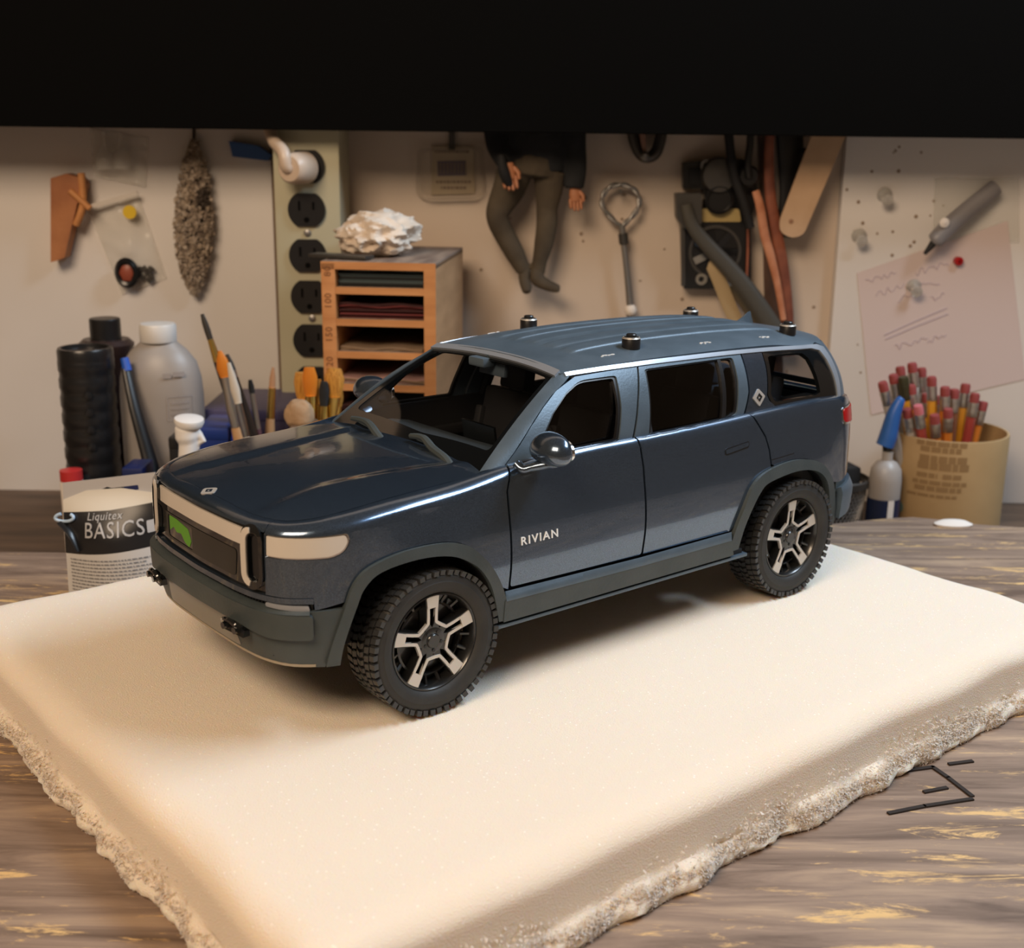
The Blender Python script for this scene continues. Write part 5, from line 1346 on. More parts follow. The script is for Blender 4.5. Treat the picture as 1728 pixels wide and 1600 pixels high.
# tapered grey bar hanging across it
b = MB(); P3 = wpoly([(1158, 345), (1168, 380), (1195, 415), (1235, 458), (1268, 500), (1302, 552), (1318, 580)], YW-.032)
P3 = smooth_line(P3, 3); s1 = pxm(1200, 400, YW, 1); f_ = _lin([0, .2, .8, 1], [9*s1, 11*s1, 17*s1, 17*s1]); b.tube(P3, [f_(i/(len(P3)-1)) for i in range(len(P3))], 12, flat=.5, up=(0, -1, 0))
o = origin_to(b.build('grey_handle', mat('grey_handle', (.06, .055, .045), .5), smooth=50), P3[8]); tag(o, 'dark grey tapered bar slanting down in front of the black electrical plate', 'tool handle')
b = MB(); P3 = smooth_line(wpoly([(1200, 440), (1214, 474), (1232, 520), (1250, 560), (1262, 600)], YW-.023), 3); b.tube(P3, [.002]+[.0068]*(len(P3)-1), 10, flat=.35, up=(0, -1, 0))
o = origin_to(b.build('tan_strap', mat('tan_strap', (.42, .31, .17), .7), smooth=50), P3[5]); tag(o, 'narrow tan strap hanging just below the black electrical plate', 'strap')
b = MB(); P3 = smooth_line(wpoly([(1238, 480), (1262, 520), (1290, 560), (1310, 600)], YW-.018), 3); b.tube(P3, .0055, 10, flat=.35, up=(0, -1, 0))
o = origin_to(b.build('olive_strap', mat('olive_strap', (.10, .075, .04), .7), smooth=50), P3[5]); tag(o, 'olive strap partly behind the dark grey bar near the car roof', 'strap')
# cables
for i, (pts, m_, r_) in enumerate((([(1226, 180), (1232, 250), (1240, 300), (1256, 345), (1266, 385)], 'matblack', .0042), ([(1268, 180), (1266, 240), (1262, 275), (1264, 300)], 'black', .0034))):
    P3 = wpoly(pts, YW-.030); o = origin_to(wire('black_cable', P3, r_, M[m_]), P3[2]); tag(o, ['thick black cable hanging over the left of the electrical plate', 'thin black cable hanging right of the thicker one by the plate'][i], 'cable')
# belts and sticks right of it
def strip(name, pts, w, Y, m, label, cat, th=.3, n=12):
    P3 = smooth_line(wpoly(pts, Y), 4); s = pxm(1290, 400, Y, 1)
    f = _lin([i/(len(w)-1) for i in range(len(w))], w) if isinstance(w, list) else (lambda t: w)
    b = MB(); b.tube(P3, [f(i/(len(P3)-1))*s*.5 for i in range(len(P3))], n, flat=th, up=(0, -1, 0)); o = origin_to(b.build(name, m, smooth=50), P3[len(P3)//2]); return tag(o, label, cat)
strip('brown_belt', [(1290, 190), (1292, 260), (1296, 340), (1300, 420), (1302, 480), (1306, 570), (1308, 640)], [26, 24, 24, 26, 28, 28], YW-.006, M['brownleather'], 'wide dark brown belt hanging behind the red-brown stick', 'belt', .16)
strip('black_strap', [(1330, 190), (1334, 260), (1334, 330), (1322, 400)], [46, 44, 38, 26], YW-.010, M['black'], 'wide black strap hanging between the brown belts and the wooden stick', 'strap', .2)
strip('red_brown_stick', [(1302, 190), (1298, 260), (1300, 330), (1312, 400), (1322, 460), (1328, 530), (1330, 600)], [14, 16, 18, 20, 20, 22, 22], YW-.022, M['redleather'], 'long red-brown strip hanging beside the wide black strap', 'strap', .4)
strip('orange_stick', [(1275, 322), (1283, 350), (1290, 395), (1300, 430), (1312, 480), (1322, 540)], [12, 15, 16, 15, 12, 10], YW-.030, vary(mat('orange_stick', (.5, .2, .1), .6), (.42, .15, .07), (.6, .28, .16), 40, 4), 'orange-brown split stick in front of the red-brown strip', 'stick', .5)
strip('thin_rod', [(1262, 380), (1262, 420), (1260, 470)], 5, YW-.020, M['redleather'], 'thin red-brown rod at the right edge of the electrical plate', 'rod', 1)
# craft stick
e = MB(); slab(e, rnd_poly([(1398, 150), (1447, 150), (1428, 225), (1355, 396), (1335, 402), (1316, 392), (1314, 374)], [0, 0, 6, 20, 18, 20, 10], 5), YW-.030, .0028)
o = origin_to(e.build('craft_stick', M['stick'], smooth=25), at(1370, 320, YW-.030)); tag(o, 'wide pale craft stick with rounded end slanting on the wall', 'craft stick')
b = MB(); b.lathe([(.0022, 0), (.0001, .0003)], 14, Matrix.Translation(at(1335, 374, YW-.0329)-o.location) @ Matrix.Rotation(PI/2, 4, 'X')); b.build('nail_dot', mat('dot_brown', (.3, .16, .09), .8), o, smooth=0)
P3 = wpoly([(1352, 256), (1372, 254), (1378, 258)], YW-.012); o = origin_to(wire('wall_hook', P3, .0030, M['black']), P3[0]); tag(o, 'small black peg left of the wide craft stick', 'hook')
# ---- right board: paper, pins, knife
b = MB(); slab(b, [(1446, 461), (1700, 373), (1730, 640), (1470, 700)], YW-.0125, .0004); note = origin_to(b.build('handwritten_note', mat('note_pink', (.66, .55, .53), .8), smooth=0), at(1560, 540, YW-.0125)); tag(note, 'pale pink sheet with faint handwriting pinned on the right board', 'note')
ink = mat('faint_ink', (.46, .38, .44), .8); r_ = random.Random(31)
for x0, y0, wd in ((1460, 478, 58), (1545, 462, 62), (1478, 497, 52), (1550, 486, 40), (1515, 506, 30), (1570, 506, 30), (1565, 575, 36), (1510, 588, 60), (1480, 552, 60)):
    pts = []; n = int(wd/4)
    for i in range(n):
        t = i*4; pts.append((x0+t, y0-t*.32+r_.uniform(-6, 5)))
    if (y0 in (552,)):
        continue
    b = MB(); b.tube(smooth_line(wpoly([(max(1458, x), y) for x, y in pts], YW-.0131), 4), .00035, 5); b.v = [v-note.location for v in b.v]; b.build('handwriting', ink, note)
for x0, y0, x1, y1 in ((1492, 566, 1598, 520), (1494, 573, 1600, 530)):
    b = MB(); b.tube(wpoly([(x0, y0), ((x0+x1)/2, (y0+y1)/2-1), (x1, y1)], YW-.0131), .0005, 5); b.v = [v-note.location for v in b.v]; b.build('ruled_line', ink, note)
def pin(px, py, label):
    e = empty('push_pin', at(px, py, YW-.0125), label=label, cat='push pin'); b = MB(); Mx = Matrix.Rotation(PI/2, 4, 'X') @ Matrix.Rotation(.35, 4, 'X')
    b.lathe([(.0068, 0), (.0068, .0018), (.0035, .004), (.0032, .009), (.0052, .011), (.0052, .0135), (.0001, .014)], 22, Mx, cap0=True); b.build('pin_head', M['pinclear'], e, smooth=40)
    b = MB(); b.lathe([(.0007, -.004), (.0007, .010)], 8, Mx); b.build('pin_needle', M['steel'], e)
M['pinclear'] = mat('clear_pin', (.80, .78, .74), .08, trans=.55, coat=.5)
pin(1492, 328, 'clear push pin highest on the right white board'); pin(1449, 397, 'clear push pin below left of the highest pin on the right board'); pin(1541, 482, 'clear push pin stuck through the handwritten pink sheet')
b = MB(); b.lathe([(.0040, 0), (.0040, .006), (.001, .007)], 16, Matrix.Translation(at(1615, 440, YW-.0125)) @ Matrix.Rotation(PI/2, 4, 'X')); o = origin_to(b.build('red_push_pin', M['red']), at(1615, 440, YW-.0125)); tag(o, 'red push pin at the top edge of the pink sheet', 'push pin')
e = empty('marking_pen', at(1590, 400, YW-.030), label='grey pen with black tip pointing down left on the right board', cat='pen'); L = e.location
wire('pen_body', [at(1576, 408, YW-.03)-L, at(1582, 402, YW-.03)-L, at(1612, 372, YW-.026)-L, at(1680, 316, YW-.02)-L], [.0060, .0078, .0082, .0082, .0078], mat('pen_grey', (.22, .21, .22), .4), e, 16, 3)
wire('pen_tip', [at(1560, 429, YW-.03)-L, at(1577, 408, YW-.03)-L], [.0016, .0040], M['black'], e, 10, 3)
b = MB(); b.lathe([(.0045, 0), (.0001, .002)], 12, Matrix.Translation(at(1594, 376, YW-.038)-L) @ Matrix.Rotation(PI/2, 4, 'X')); b.build('pen_clip', M['paper'], e)
b = MB(); slab(b, [(1577, 300), (1720, 300), (1720, 410), (1573, 405)], YW-.0125, .0003); o = origin_to(b.build('clear_sleeve', M['bagpl'], smooth=0), at(1640, 350, YW-.0125)); tag(o, 'clear plastic sleeve behind the grey pen', 'plastic sleeve')

# ================================================================ right end: pencils in a kraft can, bottle, mesh cup
YC = 1.085; pc = at(1598, 724, YC); Rc = pxm(1598, 737, YC, 100)
can = empty('pencil_can', (pc.x, YC, 0), label='kraft paper covered can with brown print holding the pencils', cat='can')
Hc = pc.z
M['kraft'] = vary(mat('kraft', (.42, .28, .13), .75), (.38, .25, .115), (.46, .31, .15), 12, 4, .1, 200)
b = MB(); b.lathe([(Rc*.99, 0), (Rc, .003), (Rc, Hc-.002), (Rc*.99, Hc), (Rc*.955, Hc), (Rc*.95, Hc-.01), (Rc*.95, .01)], 56, cap0=True); b.build('can_body', M['kraft'], can)
b = MB(); b.lathe([(Rc*.95, .01), (.0001, .01)], 40); b.build('can_floor', M['kraft'], can)
b = MB(); r_ = random.Random(17)
def onCan(u, z, o=0): a = -PI/2+u/Rc; return ((Rc+o)*math.cos(a), (Rc+o)*math.sin(a), z)
for (y0, h, x0, x1) in ((752, 8, 1521, 1598), (762, 9, 1528, 1590), (778, 12, 1528, 1600), (790, 12, 1526, 1604), (806, 8, 1526, 1558), (806, 8, 1566, 1594), (818, 7, 1520, 1604), (828, 8, 1524, 1596), (840, 5, 1512, 1590)):
    z = at(1560, y0, YC-Rc).z; u = (x0-1598)*Rc/100*1.04; u1 = (x1-1598)*Rc/100*1.04; hh = h*.00052
    while u < u1:
        w = r_.uniform(.004, .010); w = min(w, u1-u)
        if w > .001:
            n = max(1, int(w/.003)); vs = [onCan(u+w*i/n, z+s*hh/2, .0002) for s in (-1, 1) for i in range(n+1)]; b.add(vs, [(i, i+1, n+2+i, n+1+i) for i in range(n)])
        u += w+.0012
tag(b.build('brown_print', mat('kraft_ink', (.27, .165, .07), .8), can, smooth=0), kind='stuff')
b = MB(); b.lathe([(.0055, 0), (.0055, .0004)], 20, Matrix.Translation(onCan((1512-1598)*Rc/100*1.2, at(1512, 857, YC-Rc*.6).z, .0006)) @ Matrix.Rotation(-.9, 4, 'Z') @ Matrix.Rotation(PI/2, 4, 'X'), cap1=True, cap0=True); b.build('round_sticker', mat('sticker_green', (.16, .24, .20), .5), can)
def pencil(px, py, col, colname, label, Y=None, base=None, fer='alu', er='er', rad=.0043, body=None):
    Y = Y or YC; top = at(px, py, Y)
    if base is None:
        a = r_.uniform(0, 2*PI); q = r_.uniform(.3, .75)*Rc*.8; base = Vector((pc.x+q*math.cos(a)*.8, YC+q*math.sin(a)*.8, .014))
    dr = (top-base).normalized(); Lp = (top-base).length
    e = empty('pencil', base, label=label, cat='pencil', group='pencils standing in the kraft can')
    Mx = frame((0, 0, 0), dr.orthogonal(), dr)
    b = MB(); b.lathe([(.0007, 0), (rad, .012), (rad, Lp-.020)], 6, Mx, cap0=True, cap1=True); b.build('shaft', col, e, smooth=20)
    b = MB(); b.lathe([(rad*1.03, Lp-.021), (rad*1.08, Lp-.0205), (rad*1.0, Lp-.017), (rad*1.08, Lp-.0155), (rad*1.0, Lp-.0135), (rad*1.08, Lp-.012), (rad*1.04, Lp-.008)], 16, Mx, cap0=True, cap1=True); b.build('ferrule', M[fer], e, smooth=35)
    b = MB(); b.lathe([(rad*.98, Lp-.009), (rad*1.0, Lp-.002), (rad*.85, Lp), (.0001, Lp+.0003)], 16, Mx); b.build('eraser', M[er], e, smooth=50)
    return e
M['alu'] = mat('ferrule_alu', (.55, .52, .48), .3, metal=.9); M['er'] = mat('eraser_red', (.26, .045, .042), .7); M['erp'] = mat('eraser_pink', (.52, .14, .16), .7); M['stripe'] = mat('ferrule_stripe', (.05, .045, .02), .4, metal=.3)
py_ = mat('pencil_yellow', (.72, .34, .03), .35); po_ = mat('pencil_orange', (.62, .20, .03), .35); pg_ = mat('pencil_grey', (.42, .38, .34), .35); pr_ = mat('pencil_red', (.34, .05, .04), .35); pb_ = mat('pencil_brown', (.26, .10, .05), .4)
PENS = [(1489, 645, pg_, -.03, 'pencil with red eraser leaning furthest left in the kraft can'), (1507, 632, pg_, -.012, 'grey-ferruled pencil second from the left in the kraft can'), (1519, 619, pg_, .012, 'pencil with red eraser just behind the striped one'),
 (1539, 613, pg_, -.01, 'pencil whose red eraser stands highest in the kraft can'), (1555, 621, pg_, .01, 'pencil right of the highest one in the kraft can'), (1572, 636, py_, -.015, 'yellow pencil with silver ferrule in the middle of the can'), (1595, 653, po_, -.02, 'orange pencil near the right with a tall silver ferrule'),
 (1611, 657, pb_, -.01, 'brown pencil at the far right rim of the group'), (1549, 684, pr_, -.035, 'short pencil with pinkish eraser low in the front'), (1577, 700, po_, -.034, 'short pencil standing lowest at the front of the can'), (1537, 650, po_, -.02, 'orange pencil with silver ferrule in front of the highest pencil'),
 (1630, 648, py_, 0, 'yellow pencil behind the right side of the can'), (1622, 672, pr_, .012, 'short red pencil at the back right of the can'), (1660, 678, po_, .0, 'orange pencil leaning over the right rim of the can'), (1583, 668, pb_, .02, 'brown pencil at the back middle of the can'), (1646, 664, pr_, -.01, 'red pencil at the right edge of the can'), (1530, 690, pg_, -.03, 'short grey pencil just right of the blue tipped bottle'), (1563, 664, py_, .0, 'yellow-orange pencil leaning left behind the short pink one'), (1600, 690, po_, -.025, 'short orange pencil low beside the lowest one')]
for i, (x, y, c_, dy, lab) in enumerate(PENS):
    bx = pc.x+(x-1598)*.00052*.5; pencil(x, y, c_, '', lab, Y=YC+dy, base=Vector((bx, YC+dy*.6, .014)), er='erp' if 'pinkish' in lab else 'er')
pencil(1524, 636, py_, '', 'yellow pencil with a black and yellow striped ferrule', Y=YC-.02, base=Vector((pc.x-.022, YC-.012, .014)), fer='stripe', er='stripe', rad=.0046)
# blue tipped squeeze bottle
YQ = 1.045; q0 = at(1490, 850, YQ); e = empty('squeeze_bottle', (q0.x, YQ, 0), label='milky squeeze bottle with dark label and blue tapered cap beside the kraft can', cat='bottle')
s1 = pxm(1490, 800, YQ, 1); zb = at(1490, 776, YQ).z
b = MB(); b.lathe([(24*s1, 0), (26*s1, .003), (27*s1, zb-.018), (25*s1, zb-.008), (17*s1, zb-.002), (9*s1, zb), (9*s1, zb+.008)], 32, cap0=True); b.build('bottle_body', M['hdpe'], e, smooth=50)
zl = at(1490, 838, YQ).z
b = MB(); b.lathe([(27.6*s1, .004), (27.6*s1, zl)], 32); b.build('label_band', mat('navy_label', (.012, .02, .06), .4), e)
b = MB(); b.lathe([(27.9*s1, .004), (27.9*s1, zl)], 32, Matrix.Rotation(0, 4, 'Z')); b.f = [f for f in b.f if -1.75 < math.atan2(b.v[f[0]].y, b.v[f[0]].x) < -1.2]; b.m = [0]*len(b.f); b.build('label_stripe', M['paper'], e)
p1 = Vector((0, 0, zb+.006)); p2 = at(1496, 742, YQ)-Vector((q0.x, YQ, 0))
wire('neck', [p1, p2], [8*s1, 8*s1], M['blackpl'], e, 16, 2)
P3 = [at(1493, 752, YQ)-Vector((q0.x, YQ, 0)), at(1499, 735, YQ)-Vector((q0.x, YQ, 0)), at(1508, 700, YQ)-Vector((q0.x, YQ, 0)), at(1519, 676, YQ)-Vector((q0.x, YQ, 0)), at(1522, 671, YQ)-Vector((q0.x, YQ, 0))]
wire('blue_cap', P3, [15*s1, 15*s1, 12*s1, 8*s1, 4*s1], M['blue'], e, 14, 4)
# mesh cup with black sponge
YM = 1.06; m0 = at(1405, 830, YM); e = empty('mesh_cup', (m0.x, YM, 0), label='silver mesh cup holding a black block behind the car tail', cat='cup')
Rm = pxm(1405, 830, YM, 56); zm = at(1455, 818, YM-Rm*.5).z
b = MB()
for i in range(46):
    a0 = 2*PI*i/46
    for sg in (-1, 1):
        pts = [(Rm*(.86+.14*t)*math.cos(a0+sg*t*.9), Rm*(.86+.14*t)*math.sin(a0+sg*t*.9), .003+(zm-.003)*t) for t in (0, .25, .5, .75, 1)]
        b.tube(pts, .0006, 4, cap=False)
tag(b.build('wire_mesh', M['dullsteel'], e, smooth=60), kind='stuff')
b = MB(); b.lathe([(Rm*1.0, zm-.004), (Rm*1.06, zm-.003), (Rm*1.07, zm+.003), (Rm*1.0, zm+.004)], 44); b.build('cup_rim', M['darkmetal'], e)
b = MB(); b.lathe([(Rm*.86, .0), (Rm*.87, .004), (.0001, .004)], 36, cap0=True); b.build('cup_base', M['darkmetal'], e)
zt2 = at(1435, 784, YM).z; b = MB(); b.box((Rm*.15, 0, (.006+zt2)/2), (Rm*.98, Rm*.9, zt2-.006), bev=.003, rot=Matrix.Rotation(.25, 4, 'Z')); o = b.build('black_block', M['matblack']); o.location = e.location; tag(o, 'black block standing inside the mesh cup', 'block')
# white crumb on the board's far edge
b = MB(); r5 = random.Random(2); p_ = onz(1600, 880, ZB); b.lathe([(.011, 0), (.012, .003), (.008, .006), (.0001, .007)], 14, Matrix.Diagonal((1.3, .7, .8, 1)), cap0=True); o = b.build('wax_blob', M['paper'], smooth=60); o.location = (p_.x, p_.y-.012, ZB-.0005); tag(o, 'small white blob on the far edge of the worn board', 'blob')

# ================================================================ left end of the bench
# black ribbed cylinder
def stand(name, px, Y, label, cat, z0=0): p = at(px, 800, Y); return empty(name, (p.x, Y, z0), label=label, cat=cat)
Yc = .99; e = stand('black_canister', 160, Yc, 'tall black ribbed cylinder at the left behind the paint packet', 'canister'); s1 = pxm(160, 700, Yc, 1); zt3 = at(160, 586, Yc).z
prof = [(40*s1, 0), (42*s1, .003)]
z = .006
while z < zt3-.016: prof += [(44*s1, z), (45.5*s1, z+.002), (45.5*s1, z+.009), (44*s1, z+.011)]; z += .0145
prof += [(45*s1, zt3-.010), (45*s1, zt3-.002), (43*s1, zt3), (38*s1, zt3), (37*s1, zt3-.003)]
b = MB(); b.lathe(prof, 48, cap0=True); b.build('canister_body', M['blackpl'], e, smooth=40)
b = MB(); b.lathe([(37*s1, zt3-.003), (.0001, zt3-.003)], 36); b.build('canister_lid', M['black'], e)
for i in range(4):
    b = MB(); a = -1.25; zz = at(160, 668+29*i, Yc-.02).z; b.lathe([(.0035, 0), (.0030, .002), (.0001, .0025)], 12, Matrix.Translation((45*s1*math.cos(a), 45*s1*math.sin(a), zz)) @ Matrix.Rotation(a-PI/2+PI, 4, 'Z') @ Matrix.Rotation(PI/2, 4, 'X')); b.build('stud', M['blackpl'], e)
# dark flared bottle behind
Yf = 1.06; e = stand('flared_jar', 196, Yf, 'dark jar with flared shoulder and black cap behind the ribbed cylinder', 'jar'); s1 = pxm(196, 560, Yf, 1)
za = at(196, 600, Yf).z; zb_ = at(196, 572, Yf).z; zc_ = at(196, 537, Yf).z
b = MB(); b.lathe([(28*s1, 0), (30*s1, .003), (30*s1, za-.012), (38*s1, za), (45*s1, za+.008), (46*s1, zb_-.004), (38*s1, zb_), (26*s1, zb_)], 40, cap0=True, cap1=True); b.build('jar_body', mat('jar_brown', (.035, .02, .018), .35), e, smooth=40)
b = MB(); b.lathe([(25.5*s1, zb_-.001), (25.5*s1, zc_-.001), (24*s1, zc_), (.0001, zc_)], 36); b.build('jar_cap', M['black'], e, smooth=35)
# milky jug
Yj = 1.02; e = stand('plastic_jug', 282, Yj, 'large milky plastic bottle with white screw cap against the left board', 'bottle'); s1 = pxm(280, 650, Yj, 1)
def zj(y): return at(280, y, Yj).z
b = MB(); prof = [(66, 0), (70, .004), (70, zj(900)), (70, zj(665)), (68, zj(636)), (61, zj(610)), (46, zj(590)), (31, zj(577)), (28, zj(572)), (28, zj(566))]
b.lathe([(r*s1, z) for r, z in prof], 48, Matrix.Diagonal((1, .72, 1, 1)), cap0=True); b.build('bottle_body', M['hdpe'], e, smooth=50)
capx = (at(271, 560, Yj).x-e.location.x)*0
b = MB(); b.lathe([(29*s1, zj(576)), (30*s1, zj(574)), (30*s1, zj(550)), (28*s1, zj(546)), (.0001, zj(545))], 40)
b.build('screw_cap', mat('cap_white', (.68, .66, .63), .45), e, smooth=35)
lm = mat('label_grey', (.36, .33, .32), .5)
b = MB(); 
def onJug(u, z, o=0): a = -PI/2+u/(70*s1)*1.05; return ((70*s1+o)*math.cos(a), (70*s1+o)*.72*math.sin(a), z)
def jb(u0, u1, z0, z1, o=.0004):
    n = 6; vs = [onJug(u0+(u1-u0)*i/n, z, o) for z in (z0, z1) for i in range(n+1)]; b.add(vs, [(i, i+1, n+2+i, n+1+i) for i in range(n)])
U = lambda px: (px-282)*s1
jb(U(302), U(347), zj(662)-.0, zj(659)); jb(U(302), U(347), zj(701), zj(698)); jb(U(302), U(304), zj(701), zj(659)); jb(U(345), U(347), zj(701), zj(659))
jb(U(298), U(312), zj(630), zj(622)); jb(U(314), U(334), zj(628), zj(620))
for y in (670, 679, 688): jb(U(309), U(340), zj(y+3), zj(y-1))
b.build('label_print', lm, e, smooth=0)
# leaning black bar with a blue top
Yk = .97; P3 = [at(268, 792, Yk), at(262, 870, Yk)]; e = empty('black_bar', at(262, 850, Yk), label='black tapered bar with blue top leaning in front of the milky bottle', cat='tool'); L = e.location
s1 = pxm(240, 700, Yk, 1)
wire('bar', [at(283, 905, Yk-.02)-L, at(268, 850, Yk-.01)-L, at(256, 790, Yk)-L, at(228, 690, Yk+.01)-L, at(213, 622, Yk+.02)-L], [15*s1, 15*s1, 14*s1, 11*s1, 8*s1], M['black'], e, 12, 3, .6)
wire('blue_top', [at(215, 626, Yk+.02)-L, at(210, 604, Yk+.022)-L], [8*s1, 7*s1], mat('bright_blue', (.02, .10, .50), .4), e, 12, 3)
# small things near the lower left
e = stand('small_tin', 120, .955, 'small red and white tin at the left edge behind the packet', 'tin'); s1 = pxm(120, 780, .955, 1)
b = MB(); b.lathe([(19*s1, 0), (19*s1, at(120, 812, .955).z), (17*s1, at(120, 806, .955).z)], 24, cap0=True); b.build('tin_body', M['paper'], e); b = MB(); b.lathe([(18.5*s1, at(120, 812, .955).z), (18.5*s1, at(120, 793, .955).z), (.0001, at(120, 790, .955).z)], 24); b.build('tin_lid', mat('tin_red', (.5, .03, .03), .4), e)
# blue boxes
Yx = 1.00
def bluebox(name, x0, x1, y0, Y, dep, m, label, lidm=None, z0=0, rot=0):
    a = at(x0, y0, Y); c = at(x1, y0, Y); e = empty(name, ((a.x+c.x)/2, Y+dep/2, z0), rot, label=label, cat='box'); h = a.z-z0; b = MB()
    b.box((0, 0, h/2-.004), (c.x-a.x, dep, h-.008), bev=.002); b.build('box_body', m, e); b = MB(); b.box((0, 0, h-.005), ((c.x-a.x)*1.03, dep*1.03, .010), bev=.002); b.build('lid', lidm or m, e); return e
bluebox('blue_box', 330, 384, 722, .95, .05, mat('strong_blue', (.008, .035, .22), .4), 'bright blue box behind the white head figure')
bluebox('purple_box', 342, 487, 690, 1.03, .09, mat('purple_blue', (.055, .05, .13), .5), 'low purple-blue box behind the paintbrushes', mat('purple_lid', (.075, .07, .17), .45))
bluebox('purple_box', 204, 272, 708, 1.05, .05, mat('purple_pale', (.12, .11, .20), .5), 'pale purple box showing through beside the milky bottle', None)
bluebox('black_cube', 283, 300, 738, .93, .02, M['black'], 'small black box left of the white head figure')
bluebox('blue_tray', 205, 240, 790, .93, .03, mat('navy', (.01, .02, .10), .4), 'small navy box at the foot of the leaning black bar')
# white sculpted head
Yh = .90; e = empty('white_head', at(322, 790, Yh), label='white sculpted head figure with flat cap behind the car bonnet', cat='figurine'); L = e.location; s1 = pxm(320, 740, Yh, 1)
b = MB()
def pt_(x, y): return at(x, y, Yh)-L
b.tube([pt_(317, 830), pt_(317, 775), pt_(318, 750), pt_(320, 735)], [16*s1, 16*s1, 16*s1, 15*s1], 18)
b.tube([pt_(319, 752), pt_(316, 738), pt_(315, 724), pt_(318, 716)], [14*s1, 20*s1, 20*s1, 17*s1], 18)
b.tube([pt_(330, 722), pt_(337, 734), pt_(344, 744), pt_(334, 749)], [5*s1, 6*s1, 5*s1, 4*s1], 10)
b.tube([pt_(332, 750), pt_(334, 756), pt_(328, 762)], [5*s1, 4*s1, 5*s1], 10)
b.tube([pt_(320, 722), pt_(334, 724)], [9*s1, 5*s1], 10)
remesh(b, .0009, 'head_form', mat('figure_white', (.82, .80, .78), .5), e)
b = MB(); b.lathe([(.0001, 0), (22*s1, .0005), (25*s1, .0035), (24*s1, .006), (14*s1, .0075), (.0001, .0075)], 32, Matrix.Translation(pt_(319, 719)) @ Matrix.Rotation(.10, 4, 'Y') @ Matrix.Rotation(.12, 4, 'X')); b.build('flat_cap', bpy.data.materials['figure_white'], e)
# ---- brushes
def jar(name, px, ytop, Y, rpx, m, label, y0=0): 
    p = at(px, ytop, Y); s = pxm(px, ytop, Y, 1); R = rpx*s; e = empty(name, (p.x, Y, 0), label=label, cat='jar'); h = p.z
    b = MB(); b.lathe([(R*.95, 0), (R, .003), (R, h-.001), (R*.97, h), (R*.93, h-.001), (R*.93, .005), (.0001, .005)], 36, cap0=True); b.build('jar_wall', m, e); return e, R, h
ja, Ra, ha = jar('brush_jar', 410, 742, .98, 44, mat('jar_dark', (.04, .035, .03), .3), 'dark jar holding the tall paintbrushes behind the bonnet')
jb_, Rb, hb = jar('lidded_jar', 464, 704, 1.06, 20, mat('jar_cream', (.45, .42, .30), .4), 'small cream jar right of the tall paintbrushes')
jc, Rcj, hc = jar('brush_jar', 541, 712, .935, 34, mat('jar_amber', (.35, .20, .10), .3), 'amber jar holding the golden paintbrushes beside the rack')
def brush(label, pts, Y, segs, name='paintbrush', group=None):
    """pts: pixel polyline from the foot up; segs: list of (part, from, to, radii px, material)"""
    e = empty(name, at(pts[0][0], pts[0][1], Y), label=label, cat='paintbrush', group=group); L = e.location; s = pxm(pts[0][0], pts[0][1], Y, 1)
    A = at(*pts[0], Y)-L; B = at(*pts[1], Y)-L
    for nm, t0, t1, rr, m_ in segs:
        n = len(rr); P3 = [A.lerp(B, t0+(t1-t0)*i/(n-1)) for i in range(n)]; b = MB(); b.tube(P3, [q*s for q in rr], 12, flat=.5 if nm == 'bristles' else 1, up=(0, -1, 0)); b.build(nm, m_, e, smooth=50)
    return e
wb_ = mat('white_bristle', (.60, .55, .48), .6); ob_ = mat('orange_bristle', (.62, .20, .02), .35); dk = mat('handle_black', (.03, .022, .018), .25, coat=.5); mv = mat('handle_mauve', (.13, .06, .07), .4)
YBR = .965
brush('long dark handled brush rising highest among the brushes', [(425, 790), (341, 530)], YBR+.015, [('handle', 0, .70, [7, 7.5, 7], dk), ('ferrule', .70, .84, [7, 6, 5], M['gold']), ('bristles', .84, 1, [5, 5.5, 5, 3], M['darkmetal'])])
brush('paintbrush with bright orange bristles and wide silver ferrule', [(414, 790), (371, 592)], YBR-.01, [('handle', 0, .36, [11, 11, 9], M['handle']), ('ferrule', .36, .78, [10, 11, 9, 8], M['alu']), ('bristles', .78, 1, [9, 12, 9, 3], ob_)])
brush('thick black handled brush with white bristle streak', [(442, 790), (383, 598)], YBR+.005, [('handle', 0, .80, [11, 11, 9, 7], dk), ('ferrule', .80, .86, [7, 7], M['alu']), ('bristles', .86, 1, [7, 6, 3], M['darkmetal'])])
brush('slim brush with pale bristles between the black handles', [(428, 790), (386, 612)], YBR-.020, [('handle', 0, .30, [6, 6], M['paper']), ('ferrule', .30, .62, [6, 7, 6], M['steel']), ('bristles', .62, 1, [6, 8, 6, 3], wb_)])
brush('thin mauve handled brush leaning in the same jar', [(446, 790), (422, 641)], YBR+.01, [('handle', 0, .45, [5, 6, 5], mv), ('ferrule', .45, .85, [5, 4.5], M['alu']), ('bristles', .85, 1, [4.5, 5, 3], M['sweater'])])
brush('upright gold ferruled brush with pale wood handle', [(452, 790), (461, 620)], YBR+.03, [('handle', 0, .50, [9, 10, 7], M['handle']), ('ferrule', .50, .80, [7, 6], M['gold']), ('bristles', .80, 1, [5.5, 5, 2], mat('tan_bristle', (.45, .25, .14), .6))])
